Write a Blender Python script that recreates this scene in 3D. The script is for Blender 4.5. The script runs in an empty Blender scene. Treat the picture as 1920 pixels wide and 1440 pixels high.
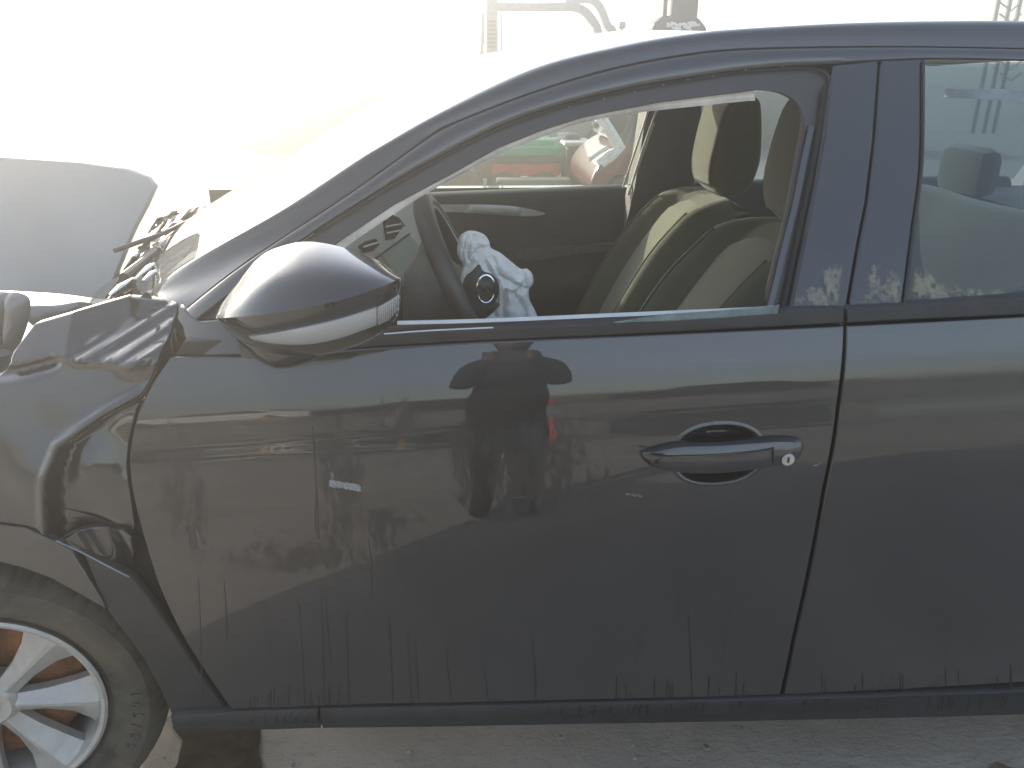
import bpy, bmesh, math, random
import numpy as np
from mathutils import Vector, Matrix, noise as mnoise
from mathutils.geometry import delaunay_2d_cdt
random.seed(7)
R = math.radians
# ------------------------------------------------------------------ camera, world, sun, exposure
FPX = 1500.0; CH = 1.42; CD = 1.17; TH = R(21); PS = R(2.8)
sc = bpy.context.scene
cam_d = bpy.data.cameras.new('camera'); cam = bpy.data.objects.new('camera', cam_d)
sc.collection.objects.link(cam); sc.camera = cam
cam_d.sensor_width = 36; cam_d.lens = FPX / 1920 * 36; cam_d.clip_start = 0.02; cam_d.clip_end = 600
CC = np.array([0, -CD, CH])
cF = np.array([math.sin(PS)*math.cos(TH), math.cos(PS)*math.cos(TH), -math.sin(TH)])
cR = np.array([math.cos(PS), -math.sin(PS), 0.0]); cU = np.cross(cR, cF)
cam.matrix_world = Matrix(((cR[0], cU[0], -cF[0], CC[0]), (cR[1], cU[1], -cF[1], CC[1]), (cR[2], cU[2], -cF[2], CC[2]), (0, 0, 0, 1)))
SUN_EL = R(20); SUN_AZ = R(36)          # azimuth to the left of +Y
w = bpy.data.worlds.new('World'); sc.world = w; w.use_nodes = True
nt = w.node_tree; bg = nt.nodes['Background']
sky = nt.nodes.new('ShaderNodeTexSky'); sky.sky_type = 'NISHITA'; sky.sun_disc = False
sky.sun_elevation = SUN_EL; sky.sun_rotation = -SUN_AZ
sky.air_density = 1.1; sky.dust_density = .8; sky.ozone_density = 2.5
hs = nt.nodes.new('ShaderNodeHueSaturation'); hs.inputs['Saturation'].default_value = .7; nt.links.new(sky.outputs[0], hs.inputs['Color']); nt.links.new(hs.outputs[0], bg.inputs[0]); bg.inputs[1].default_value = 0.15
sl = bpy.data.lights.new('sun', 'SUN'); sl.energy = 4.6; sl.angle = R(0.53); sl.color = (1, .91, .78)
so = bpy.data.objects.new('sun', sl); sc.collection.objects.link(so)
sd = Vector((-math.sin(SUN_AZ)*math.cos(SUN_EL), math.cos(SUN_AZ)*math.cos(SUN_EL), math.sin(SUN_EL)))
so.rotation_euler = sd.to_track_quat('Z', 'Y').to_euler()
sc.view_settings.view_transform = 'Standard'; sc.view_settings.look = 'None'
sc.view_settings.gamma = 1; sc.view_settings.exposure = 1.6
try: sc.view_settings.use_curve_mapping = False
except Exception: pass

# ------------------------------------------------------------------ geometry helpers
col = sc.collection
def un(px, py, Y):
    d = cF*FPX + cR*(px-960) - cU*(py-720); return CC + (Y-CC[1])/d[1]*d
def ung(px, py, z=0.0):
    d = cF*FPX + cR*(px-960) - cU*(py-720); return CC + (z-CC[2])/d[2]*d
def uns(px, py, S, off=0.0):
    Y = 0.05
    for _ in range(30):
        p = un(px, py, Y); Y = 0.5*Y + 0.5*(S(p[0], p[2]) + off)
    return un(px, py, Y)
def obj(name, V, F, mat, parent=None, smooth=True, label=None, sharp=None):
    me = bpy.data.meshes.new(name); me.from_pydata([tuple(map(float, v)) for v in V], [], [tuple(f) for f in F])
    me.materials.append(mat)
    o = bpy.data.objects.new(name, me); col.objects.link(o)
    if smooth:
        me.polygons.foreach_set('use_smooth', [True]*len(me.polygons))
        me.set_sharp_from_angle(angle=R(sharp if sharp else 40))
    me.update()
    if parent is not None: attach(o, parent)
    if label: o['label'] = label
    return o
def attach(o, parent):
    o.parent = parent
    l = parent.location
    if parent.type == 'EMPTY' and parent.parent is None:
        o.matrix_parent_inverse = Matrix.Translation(parent.location).inverted()
def thing(name, label, cat, loc, group=None):
    o = bpy.data.objects.new(name, None); o.empty_display_size = .1; col.objects.link(o)
    o.location = loc; o['label'] = label; o['category'] = cat
    if group: o['group'] = group
    return o
def tag(o, label, cat, group=None, kind=None):
    if label: o['label'] = label
    if cat: o['category'] = cat
    if group: o['group'] = group
    if kind: o['kind'] = kind
    return o
class MB:
    def __init__(s): s.V = []; s.F = []
    def add(s, V, F):
        n = len(s.V); s.V += [np.array(v, float) for v in V]; s.F += [tuple(i+n for i in f) for f in F]; return s
    def box(s, c, d, rot=None, bev=0.0):
        bm = bmesh.new(); bmesh.ops.create_cube(bm, size=1); bmesh.ops.scale(bm, vec=Vector(d), verts=bm.verts)
        if bev: bmesh.ops.bevel(bm, geom=list(bm.edges), offset=bev, segments=2, profile=.5, affect='EDGES')
        M = Matrix.Translation(Vector(c)) @ (rot.to_4x4() if rot is not None else Matrix())
        bmesh.ops.transform(bm, matrix=M, verts=bm.verts)
        bm.verts.index_update()
        s.add([v.co[:] for v in bm.verts], [[v.index for v in f.verts] for f in bm.faces]); bm.free(); return s
    def tube(s, pts, r, n=10, caps=True, closed=False, flat=1.0):
        pts = [Vector(p) for p in pts]; m = len(pts); rs = r if hasattr(r, '__len__') else [r]*m
        V = []; up = Vector((0, 0, 1)); pn = None
        for i, p in enumerate(pts):
            a = pts[(i-1) % m] if (i or closed) else p; b = pts[(i+1) % m] if (i < m-1 or closed) else p
            t = (b-a).normalized()
            if pn is None:
                pn = t.cross(up)
                if pn.length < .01: pn = t.cross(Vector((1, 0, 0)))
            pn = (pn - t*pn.dot(t)).normalized(); bn = t.cross(pn)
            for k in range(n):
                A = 2*math.pi*k/n; V.append(p + (pn*math.cos(A) + bn*math.sin(A)*flat)*rs[i])
        F = []
        for i in range(m if closed else m-1):
            for k in range(n):
                j = (i+1) % m; F.append((i*n+k, i*n+(k+1) % n, j*n+(k+1) % n, j*n+k))
        if caps and not closed: F.append(tuple(range(n))[::-1]); F.append(tuple((m-1)*n+k for k in range(n)))
        return s.add(V, F)
    def prism(s, poly, thick, axis=(0, 1, 0)):          # planar polygon of 3D points, extruded along axis
        n = len(poly); a = np.array(axis, float)*thick
        V = [np.array(p, float) for p in poly] + [np.array(p, float)+a for p in poly]
        F = [tuple(range(n)), tuple(range(2*n-1, n-1, -1))] + [(i, i+n, (i+1) % n+n, (i+1) % n) for i in range(n)]
        return s.add(V, F)
    def xf(s, M):
        s.V = [np.array(M @ Vector(v)) for v in s.V]; return s
    def build(s, name, mat, parent=None, smooth=True, label=None, sharp=None):
        me_o = obj(name, s.V, s.F, mat, parent, smooth, label, sharp)
        bm = bmesh.new(); bm.from_mesh(me_o.data); bmesh.ops.recalc_face_normals(bm, faces=bm.faces); bm.to_mesh(me_o.data); bm.free()
        return me_o
def resamp(pl, n):
    pl = [np.array(p, float) for p in pl]; d = [0]
    for a, b in zip(pl, pl[1:]): d.append(d[-1]+np.linalg.norm(b-a))
    out = []
    for t in np.linspace(0, d[-1], n):
        i = min(max(np.searchsorted(d, t)-1, 0), len(pl)-2); k = (t-d[i])/max(d[i+1]-d[i], 1e-9); out.append(pl[i]*(1-k)+pl[i+1]*k)
    return out
def spline(pl, n=8, closed=False):                       # Catmull-Rom in pixels or metres
    P = [np.array(p, float) for p in pl]; m = len(P); out = []
    rng = range(m) if closed else range(m-1)
    for i in rng:
        p1, p2 = P[i], P[(i+1) % m]
        p0 = P[i-1] if (closed or i > 0) else p1*2-p2
        p3 = P[(i+2) % m] if (closed or i < m-2) else p2*2-p1
        for k in range(n):
            t = k/n; out.append(.5*((2*p1)+(-p0+p2)*t+(2*p0-5*p1+4*p2-p3)*t*t+(-p0+3*p1-3*p2+p3)*t**3))
    if not closed: out.append(P[-1])
    return out
def in_poly(x, z, P):
    c = False; j = len(P)-1
    for i in range(len(P)):
        if (P[i][1] > z) != (P[j][1] > z) and x < (P[j][0]-P[i][0])*(z-P[i][1])/(P[j][1]-P[i][1])+P[i][0]: c = not c
        j = i
    return c
def seg_d(x, z, a, b):
    ax, az = a[0], a[1]; bx, bz = b[0]-ax, b[1]-az; L = bx*bx+bz*bz
    t = max(0, min(1, ((x-ax)*bx+(z-az)*bz)/L if L else 0)); return math.hypot(x-ax-t*bx, z-az-t*bz)
def panel(name, poly, S, mat, parent, off=0.0, res=.012, thick=.018, px=True, xz_extra=None, roll=.0025, label=None, fine=None):
    """pressed sheet: outline laid on the height field Y = S(x, z), with rolled edges and a returned flange"""
    P = []
    for p in poly:
        if px:
            q = uns(p[0], p[1], S, off); P.append((q[0], q[2]))
        else: P.append((p[0], p[1]))
    if xz_extra: P += list(xz_extra)
    B = []
    for i in range(len(P)):
        a, b = np.array(P[i]), np.array(P[(i+1) % len(P)]); n = max(1, int(np.linalg.norm(b-a)/(res*.8)))
        for k in range(n): B.append(a+(b-a)*k/n)
    area = sum(B[i][0]*B[(i+1) % len(B)][1]-B[(i+1) % len(B)][0]*B[i][1] for i in range(len(B)))
    if area < 0: B = B[::-1]
    nb = len(B); xs = [b[0] for b in B]; zs = [b[1] for b in B]
    # edge normals for the rolled border
    N = []
    for i in range(nb):
        t = B[(i+1) % nb]-B[i-1]; l = np.linalg.norm(t)+1e-9; N.append(np.array([-t[1], t[0]])/l)   # inward for CCW
    inner = [B[i]+N[i]*roll for i in range(nb)]
    pts = [Vector((p[0], p[1])) for p in inner]
    x = min(xs)+res*.5; row = 0
    while x < max(xs):
        z = min(zs)+res*(.5+.5*(row % 2))
        while z < max(zs):
            if in_poly(x, z, B):
                ok = True
                for i in range(nb):
                    if abs(B[i][0]-x) < res*.55 and abs(B[i][1]-z) < res*.55: ok = False; break
                if ok: pts.append(Vector((x, z)))
            z += res
        x += res*.87; row += 1
    if fine:
        fx, fz, frx, frz, fr_ = fine; a = fx-frx
        while a < fx+frx:
            c_ = fz-frz
            while c_ < fz+frz:
                if in_poly(a, c_, B): pts.append(Vector((a+fr_*.013, c_+fr_*.021)))
                c_ += fr_
            a += fr_
    vo, eo, fo, *_ = delaunay_2d_cdt(pts, [], [list(range(nb))], 1, 1e-7)
    V = [(v.x, S(v.x, v.y)+off, v.y) for v in vo]
    def nrm(x, z, e=.002):
        gx = (S(x+e, z)-S(x-e, z))/(2*e); gz = (S(x, z+e)-S(x, z-e))/(2*e); n = Vector((gx, -1, gz)); return n.normalized()
    NR = [nrm(v.x, v.y) for v in vo]
    F = []
    for f in fo:
        a, b, c = [vo[i] for i in f[:3]]
        F.append(tuple(f) if ((b.x-a.x)*(c.y-a.y)-(b.y-a.y)*(c.x-a.x)) > 0 else tuple(f[::-1]))
    # rolled border and flange: match the constrained outline by position
    lut = {}
    for i, v in enumerate(vo): lut[(round(v.x, 5), round(v.y, 5))] = i
    def find(p):
        k = (round(float(p[0]), 5), round(float(p[1]), 5))
        if k in lut: return lut[k]
        return min(range(len(vo)), key=lambda i: (vo[i].x-p[0])**2+(vo[i].y-p[1])**2)
    idx = [find(p) for p in inner]; o1 = len(V)
    for i in range(nb):
        b = B[i]; V.append((b[0], S(b[0], b[1])+off+roll*.9, b[1])); NR.append((nrm(b[0], b[1])-Vector((N[i][0], 0, N[i][1]))*1.6).normalized())
    o2 = len(V)
    for i in range(nb):
        b = B[i]; V.append((b[0], S(b[0], b[1])+off+thick, b[1])); NR.append(Vector((-N[i][0], 0, -N[i][1])))
    for i in range(nb):
        j = (i+1) % nb
        if idx[i] != idx[j]: F.append((idx[i], o1+i, o1+j, idx[j]))
        F.append((o1+i, o2+i, o2+j, o1+j))
    o = obj(name, V, F, mat, parent, True, label, 179)
    me = o.data
    me.validate()
    if len(me.vertices) == len(NR): me.normals_split_custom_set_from_vertices([tuple(n) for n in NR])
    return o
def loft(name, rows, mat, parent, n=60, thick=0, label=None, sharp=40, raw=False):
    """rows of 3D polylines, resampled and skinned"""
    RR = [(r if raw else resamp(r, n)) for r in rows]; m = len(RR); n = len(RR[0])
    V = [p for r in RR for p in r]; F = [(i*n+k, i*n+k+1, (i+1)*n+k+1, (i+1)*n+k) for i in range(m-1) for k in range(n-1)]
    o = obj(name, V, F, mat, parent, True, label, sharp)
    if thick:
        md = o.modifiers.new('solid', 'SOLIDIFY'); md.thickness = thick; md.offset = 0
    return o
def ribbon(name, pl, wpx, S, mat, parent, off=0.0, h=.003, sm=6, label=None, wend=None, mb=None):
    """raised strip along a line drawn on a body surface"""
    P = spline(pl, sm); n = len(P); L = []; Rr = []
    for i, p in enumerate(P):
        t = P[min(i+1, n-1)]-P[max(i-1, 0)]; t = t/(np.linalg.norm(t)+1e-9); nn = np.array([-t[1], t[0]])
        ww = wpx if wend is None else wpx+(wend-wpx)*i/(n-1)
        L.append(uns(*(p+nn*ww/2), S, off)); Rr.append(uns(*(p-nn*ww/2), S, off))
    dY = np.array([0, -h, 0]); rows = [L, [a+(b-a)*.12+dY for a, b in zip(L, Rr)], [a+(b-a)*.88+dY for a, b in zip(L, Rr)], Rr]
    V = [q for r in rows for q in r]; F = [(i*n+k, i*n+k+1, (i+1)*n+k+1, (i+1)*n+k) for i in range(3) for k in range(n-1)]
    if mb is not None: mb.add(V, F); return mb
    return obj(name, V, F, mat, parent, True, label, 60)
def pillow(name, outl, Yc, th, mat, parent, nz=0, nsc=12, res=.008, S=None, seed=0, lean=0.0, label=None, ridge=0, folds=None, fd=.009, fw=.009):
    """closed inflated body whose outline (pixels) stands at depth Yc"""
    P = [un(p[0], p[1], Yc) for p in spline(outl, 6, True)]; P = [(p[0], p[2]) for p in P]
    xs = [p[0] for p in P]; zs = [p[1] for p in P]; n = len(P)
    area = sum(P[i][0]*P[(i+1) % n][1]-P[(i+1) % n][0]*P[i][1] for i in range(n))
    if area < 0: P = P[::-1]
    pts = [Vector(p) for p in P]; x = min(xs)
    while x < max(xs):
        z = min(zs)
        while z < max(zs):
            if in_poly(x, z, P) and min(seg_d(x, z, P[i], P[(i+1) % n]) for i in range(n)) > res*.5: pts.append(Vector((x+random.uniform(-.2, .2)*res, z+random.uniform(-.2, .2)*res)))
            z += res
        x += res
    vo, eo, fo, *_ = delaunay_2d_cdt(pts, [], [list(range(n))], 1, 1e-7)
    dm = [min(seg_d(v.x, v.y, P[i], P[(i+1) % n]) for i in range(n)) for v in vo]
    mx = max(dm); V = []; Fr = []
    FL = [[(lambda q_: (q_[0], q_[2]))(un(p_[0], p_[1], Yc-th*.5)) for p_ in spline(f_, 4)] for f_ in (folds or [])]
    for v, d in zip(vo, dm):
        t = min(1, d/(mx*.8)); t = math.sqrt(max(0, 1-(1-t)**2))
        q = Vector((v.x*nsc+seed, seed*1.7, v.y*nsc)); nn = mnoise.noise(q)+.5*mnoise.noise(q*2.1)
        rd = (1-abs(mnoise.noise(q*.7+Vector((5, 2, 9))))*2.2) if ridge else 0
        fo_ = 0
        for L_ in FL:
            dd = min(seg_d(v.x, v.y, a_, b_) for a_, b_ in zip(L_, L_[1:])); fo_ = max(fo_, math.exp(-dd/fw))
        cr_ = 0
        if ridge:
            d_, _q = mnoise.voronoi(Vector((v.x*16+seed, 3, v.y*10+.8*v.x*14))); cr_ = min(.5, d_[1]-d_[0])
            d_, _q = mnoise.voronoi(Vector((v.x*55+seed, 1, v.y*38))); cr_ += .3*min(.5, d_[1]-d_[0])
        V.append((v.x, Yc+lean*(v.y-P[0][1])-t*(th*.5+nz*nn+ridge*cr_)+t*fd*fo_, v.y))
    for v, d in zip(vo, dm):
        t = min(1, d/(mx*.8)); t = math.sqrt(max(0, 1-(1-t)**2)); V.append((v.x, Yc+lean*(v.y-P[0][1])+t*th*.5+.0005, v.y))
    m = len(vo); F = []
    for f in fo:
        a, b, c = [vo[i] for i in f[:3]]
        ff = tuple(f) if ((b.x-a.x)*(c.y-a.y)-(b.y-a.y)*(c.x-a.x)) > 0 else tuple(f[::-1])
        F.append(ff); F.append(tuple(i+m for i in ff[::-1]))
    lut = {(round(v.x, 5), round(v.y, 5)): i for i, v in enumerate(vo)}
    idx = [lut.get((round(float(p[0]), 5), round(float(p[1]), 5))) for p in P]
    for i in range(n):
        a, b = idx[i], idx[(i+1) % n]
        if a is not None and b is not None: F.append((a, a+m, b+m, b))
    return obj(name, V, F, mat, parent, True, label, 38 if folds else 70)

# ------------------------------------------------------------------ materials
def newmat(name):
    m = bpy.data.materials.new(name); m.use_nodes = True; return m, m.node_tree, m.node_tree.nodes['Principled BSDF']
def ramp(t, fac, stops):
    r = t.nodes.new('ShaderNodeValToRGB'); e = r.color_ramp.elements
    e[0].position, e[0].color = stops[0][0], (*stops[0][1], 1) if len(stops[0][1]) == 3 else stops[0][1]
    e[1].position, e[1].color = stops[-1][0], (*stops[-1][1], 1)
    for p, c in stops[1:-1]:
        k = e.new(p); k.color = (*c, 1)
    t.links.new(fac, r.inputs[0]); return r.outputs[0]
def texnoise(t, scale, detail=6, rough=.6, stretch=None, w=0, dist=0):
    tc = t.nodes.new('ShaderNodeTexCoord'); mp = t.nodes.new('ShaderNodeMapping')
    if stretch: mp.inputs['Scale'].default_value = stretch
    mp.inputs['Location'].default_value = (w, w*.7, w*1.3)
    t.links.new(tc.outputs['Object'], mp.inputs[0]); n = t.nodes.new('ShaderNodeTexNoise')
    n.inputs['Scale'].default_value = scale; n.inputs['Detail'].default_value = detail; n.inputs['Roughness'].default_value = rough; n.inputs['Distortion'].default_value = dist
    t.links.new(mp.outputs[0], n.inputs['Vector']); return n.outputs['Fac']
def mathn(t, op, a, b=None, c=None, clamp=False):
    n = t.nodes.new('ShaderNodeMath'); n.operation = op; n.use_clamp = clamp
    for i, v in enumerate((a, b, c)):
        if v is None: continue
        if isinstance(v, (int, float)): n.inputs[i].default_value = v
        else: t.links.new(v, n.inputs[i])
    return n.outputs[0]
def mixc(t, f, a, b):
    n = t.nodes.new('ShaderNodeMix'); n.data_type = 'RGBA'
    for i, v in ((0, f), (6, a), (7, b)):
        if isinstance(v, (int, float)): n.inputs[i].default_value = v
        elif isinstance(v, tuple): n.inputs[i].default_value = (*v, 1)
        else: t.links.new(v, n.inputs[i])
    return n.outputs[2]
def bump(t, h, bs, strength=.2, dist=.002):
    b = t.nodes.new('ShaderNodeBump'); b.inputs['Strength'].default_value = strength; b.inputs['Distance'].default_value = dist
    t.links.new(h, b.inputs['Height']); t.links.new(b.outputs[0], bs.inputs['Normal'])
def simple(name, c, rough=.5, metal=0, var=.25, sc_=20, bmp=.0, bsc=200, coat=0, spec=.5, sheen=0):
    m, t, b = newmat(name); n = texnoise(t, sc_)
    c = tuple(c); t.links.new(mixc(t, ramp(t, n, [(.3, (0, 0, 0)), (.7, (1, 1, 1))]), tuple(x*(1-var) for x in c), tuple(min(1, x*(1+var)) for x in c)), b.inputs['Base Color'])
    b.inputs['Roughness'].default_value = rough; b.inputs['Metallic'].default_value = metal
    b.inputs['Coat Weight'].default_value = coat; b.inputs['Coat Roughness'].default_value = .05
    b.inputs['Specular IOR Level'].default_value = spec; b.inputs['Sheen Weight'].default_value = sheen
    if bmp: bump(t, texnoise(t, bsc, 4), b, bmp, .001)
    return m
def geo_xyz(t):
    g = t.nodes.new('ShaderNodeNewGeometry'); s = t.nodes.new('ShaderNodeSeparateXYZ'); t.links.new(g.outputs['Position'], s.inputs[0]); return g, s
def mk_paint(name, dirt=1.0, marks=False):
    m, t, b = newmat(name)
    b.inputs['Coat Weight'].default_value = 1; b.inputs['Coat IOR'].default_value = 1.75; b.inputs['Specular IOR Level'].default_value = .25
    film = ramp(t, texnoise(t, 3.2, 8, .62, w=3), [(.38, (0, 0, 0)), (.72, (1, 1, 1))])
    spk = ramp(t, texnoise(t, 190, 3, .7, w=1), [(.64, (0, 0, 0)), (.80, (1, 1, 1))])
    g, s = geo_xyz(t)
    runs = ramp(t, texnoise(t, 1, 2, .5, (44, 44, .9), w=9, dist=.15), [(.63, (0, 0, 0)), (.67, (1, 1, 1))])
    fine = ramp(t, texnoise(t, 22, 9, .78, (1.5, 1.5, .6), w=5), [(.485, (0, 0, 0)), (.505, (1, 1, 1))])
    low = mathn(t, 'SUBTRACT', 1.0, mathn(t, 'MULTIPLY', mathn(t, 'SUBTRACT', s.outputs[2], .25), 1.9), clamp=True)
    d = mathn(t, 'ADD', mathn(t, 'MULTIPLY', film, .09), mathn(t, 'MULTIPLY', spk, .22))
    d = mathn(t, 'ADD', d, mathn(t, 'MULTIPLY', low, .15))
    d = mathn(t, 'MULTIPLY', d, mathn(t, 'SUBTRACT', 1.0, mathn(t, 'MULTIPLY', mathn(t, 'MULTIPLY', runs, low), .8)))
    patch = None
    if marks:   # a dried rinse film in the middle of the door: ragged islands and a few drips
        for (cx, cz, rx, rz, k0) in WASH:
            dx = mathn(t, 'DIVIDE', mathn(t, 'SUBTRACT', s.outputs[0], cx), rx); dz = mathn(t, 'DIVIDE', mathn(t, 'SUBTRACT', s.outputs[2], cz), rz)
            r2 = mathn(t, 'ADD', mathn(t, 'MULTIPLY', dx, dx), mathn(t, 'MULTIPLY', dz, dz))
            k = mathn(t, 'SUBTRACT', k0, r2, clamp=True); patch = k if patch is None else mathn(t, 'MAXIMUM', patch, k)
        n2 = texnoise(t, 34, 10, .88, (1.6, 1.6, .6), w=5)
        ragged = mathn(t, 'MULTIPLY', mathn(t, 'SUBTRACT', mathn(t, 'ADD', n2, mathn(t, 'MULTIPLY', patch, .11)), .555), 40, clamp=True)
        ragged = mathn(t, 'MULTIPLY', ragged, mathn(t, 'GREATER_THAN', patch, .001))
    else: ragged = mathn(t, 'MULTIPLY', fine, .0)
    d = mathn(t, 'ADD', d, mathn(t, 'MULTIPLY', ragged, .07))
    d = mathn(t, 'MULTIPLY', mathn(t, 'ADD', d, .04), dirt, clamp=True)
    scr = None
    if marks:   # scuffed sticker residue and small scratches at their place on the door
        for (cx, cz, hw, hh, sl_, amt, nsc) in marks:
            dx = mathn(t, 'SUBTRACT', s.outputs[0], cx); dz = mathn(t, 'SUBTRACT', mathn(t, 'SUBTRACT', s.outputs[2], cz), mathn(t, 'MULTIPLY', dx, sl_))
            wob = mathn(t, 'MULTIPLY', mathn(t, 'SUBTRACT', texnoise(t, 90, 4, .7), .5), hh*1.6)
            a = mathn(t, 'LESS_THAN', mathn(t, 'ABSOLUTE', mathn(t, 'ADD', dx, wob)), hw); c_ = mathn(t, 'LESS_THAN', mathn(t, 'ABSOLUTE', mathn(t, 'ADD', dz, wob)), hh)
            k = mathn(t, 'MULTIPLY', mathn(t, 'MULTIPLY', a, c_), mathn(t, 'GREATER_THAN', texnoise(t, nsc, 3, .8), .49))
            k = mathn(t, 'MULTIPLY', k, amt); scr = k if scr is None else mathn(t, 'MAXIMUM', scr, k)
    base = mixc(t, d, (.0060, .0062, .0090), (.13, .105, .080))
    if scr is not None: base = mixc(t, scr, base, (.50, .51, .52))
    t.links.new(base, b.inputs['Base Color'])
    t.links.new(mathn(t, 'ADD', mathn(t, 'MULTIPLY', d, .5), .35), b.inputs['Roughness'])
    t.links.new(mathn(t, 'ADD', mathn(t, 'MULTIPLY', ragged, .22), mathn(t, 'ADD', .004, mathn(t, 'MULTIPLY', d, .05))), b.inputs['Coat Roughness'])
    t.links.new(mathn(t, 'SUBTRACT', 1.0, mathn(t, 'MULTIPLY', ragged, .55)), b.inputs['Coat Weight'])
    bb = t.nodes.new('ShaderNodeBump'); bb.inputs['Strength'].default_value = .02; bb.inputs['Distance'].default_value = .0006
    t.links.new(texnoise(t, 70, 3, .5), bb.inputs['Height']); t.links.new(bb.outputs[0], b.inputs['Coat Normal'])
    return m
def p0(px, py): return un(px, py, 0.02)
mk = []
WASH = []
for px, py, rx, rz, k0 in ((345, 930, .05, .14, .9), (640, 930, .045, .15, 1.1), (745, 800, .05, .06, .8), (865, 860, .025, .10, 1.0), (560, 1040, .15, .035, 1.0), (720, 985, .10, .05, .8), (1000, 880, .09, .09, 1.3), (1110, 900, .04, .05, .7), (1560, 540, .05, .06, .7)):
    q = p0(px, py); WASH.append((q[0], q[2], rx, rz, k0))
for px, py, hw, hh, sl_, amt, n_ in ((647, 910, .025, .0062, -.18, .75, 1100), (1186, 922, .014, .0022, -.2, .3, 400), (623, 893, .002, .007, 0, .35, 900), (1010, 926, .045, .0004, 0, .25, 3), (1056, 905, .0004, .014, 0, .2, 3), (1528, 868, .007, .0015, .4, .35, 200)):
    q = p0(px, py); mk.append((q[0], q[2], hw, hh, sl_, amt, n_))
M = {}
M['paint'] = mk_paint('black_paint'); M['door_paint'] = mk_paint('black_door_paint', 1.0, mk)
M['clean_paint'] = mk_paint('clean_black_paint', .35)
M['gloss'] = simple('gloss_black_trim', (.006, .007, .009), .12, coat=1, sc_=5)
M['plastic'] = simple('dark_plastic', (.028, .028, .028), .55, bmp=.25, bsc=600)
M['seal'] = simple('rubber_seal', (.022, .022, .024), .5, var=.3, sc_=30)
M['frame'] = simple('door_frame_coating', (.05, .047, .047), .42, var=.15, sc_=6)
M['gap'] = simple('unlit_cavity_primer', (.008, .008, .009), .8)
M['trim_light'] = simple('light_headliner_fabric', (.85, .77, .70), .9, bmp=.2, bsc=900)
M['trim_grey'] = simple('grey_cabin_plastic', (.10, .098, .092), .5, bmp=.2, bsc=700)
M['silver_trim'] = simple('satin_silver_trim', (.58, .59, .58), .32, var=.1, coat=.3)
M['leather'] = simple('steering_leather', (.035, .035, .034), .42, bmp=.3, bsc=900)
M['bag'] = simple('airbag_nylon', (.80, .80, .77), .8, var=.06, bmp=.4, bsc=500)
M['chrome'] = simple('chrome', (.75, .76, .78), .12, 1, var=.05)
M['alloy'] = simple('silver_alloy', (.44, .425, .39), .38, .3, var=.12, sc_=40, bmp=.03, coat=.3)
M['rust'] = simple('rusty_brake_disc', (.27, .105, .045), .75, .2, var=.6, sc_=25, bmp=.3)
M['lens'] = simple('clear_lamp_lens', (.86, .88, .9), .16, .35, var=.05, coat=1)
M['headlamp'] = simple('grey_lamp_housing', (.2, .2, .2), .3, .2)
M['concrete'] = simple('concrete_block', (.26, .235, .19), .9, var=.15, sc_=8, bmp=.4, bsc=60)
M['redpaint'] = simple('faded_red_paint', (.80, .08, .035), .55, var=.25, sc_=6)
M['greenpaint'] = simple('green_paint', (.02, .38, .20), .5, var=.3, sc_=6)
M['maroon'] = simple('maroon_car_paint', (.14, .022, .03), .3, coat=.8)
M['greycar'] = simple('grey_car_paint', (.10, .10, .11), .35, coat=.6)
M['whitemetal'] = simple('bent_white_metal', (.72, .72, .70), .4, .1, var=.15)
M['darkmetal'] = simple('dark_steel', (.03, .033, .038), .5, .3, bmp=.2, bsc=80)
M['greymetal'] = simple('pale_grey_steel', (.20, .23, .27), .5, .2, bmp=.1)
M['yellow'] = simple('yellow_paint', (.65, .38, .05), .5)
M['darkbox'] = simple('brown_black_board', (.035, .028, .026), .6)
M['veiled_bonnet'] = simple('glare_grey_bonnet', (.34, .335, .32), .45, coat=.3, var=.1, sc_=4)  # black bonnet coloured light grey, the glare veil painted into its base
M['tan'] = simple('khaki_cloth', (.30, .27, .20), .9)
# fabrics
def fabric(name, c, stripe=0, sc_=1.0):
    m, t, b = newmat(name); n = texnoise(t, 60, 4); fine = texnoise(t, 900, 2)
    base = mixc(t, n, tuple(x*.8 for x in c), tuple(x*1.2 for x in c))
    b.inputs['Roughness'].default_value = .95; b.inputs['Sheen Weight'].default_value = .25; b.inputs['Specular IOR Level'].default_value = .2
    hgt = fine
    if stripe:
        wv = t.nodes.new('ShaderNodeTexWave'); wv.bands_direction = 'Y'; wv.inputs['Scale'].default_value = stripe; wv.inputs['Distortion'].default_value = .15
        tc = t.nodes.new('ShaderNodeTexCoord'); t.links.new(tc.outputs['Object'], wv.inputs['Vector'])
        hgt = mathn(t, 'ADD', wv.outputs['Fac'], mathn(t, 'MULTIPLY', fine, .3)); base = mixc(t, wv.outputs['Fac'], tuple(x*.72 for x in c), base)
    t.links.new(base, b.inputs['Base Color']); bump(t, hgt, b, .5, .0012); return m
M['fab'] = fabric('charcoal_seat_fabric', (.045, .044, .036)); M['fab_mid'] = fabric('ribbed_grey_seat_fabric', (.17, .165, .11), 33)
M['fab_light'] = fabric('khaki_grey_seat_fabric', (.095, .094, .062))
M['rearfab'] = fabric('pale_rear_seat_fabric', (.075, .075, .055))
# tyre with mud
m, t, b = newmat('dusty_tyre_rubber'); M['tyre'] = m
n1 = ramp(t, texnoise(t, 7, 8, .7, dist=.6), [(.38, (.035, .034, .028)), (.52, (.085, .078, .058)), (.68, (.17, .105, .07))])
t.links.new(n1, b.inputs['Base Color']); b.inputs['Roughness'].default_value = .85; bump(t, texnoise(t, 90, 6), b, .4, .002)
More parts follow.
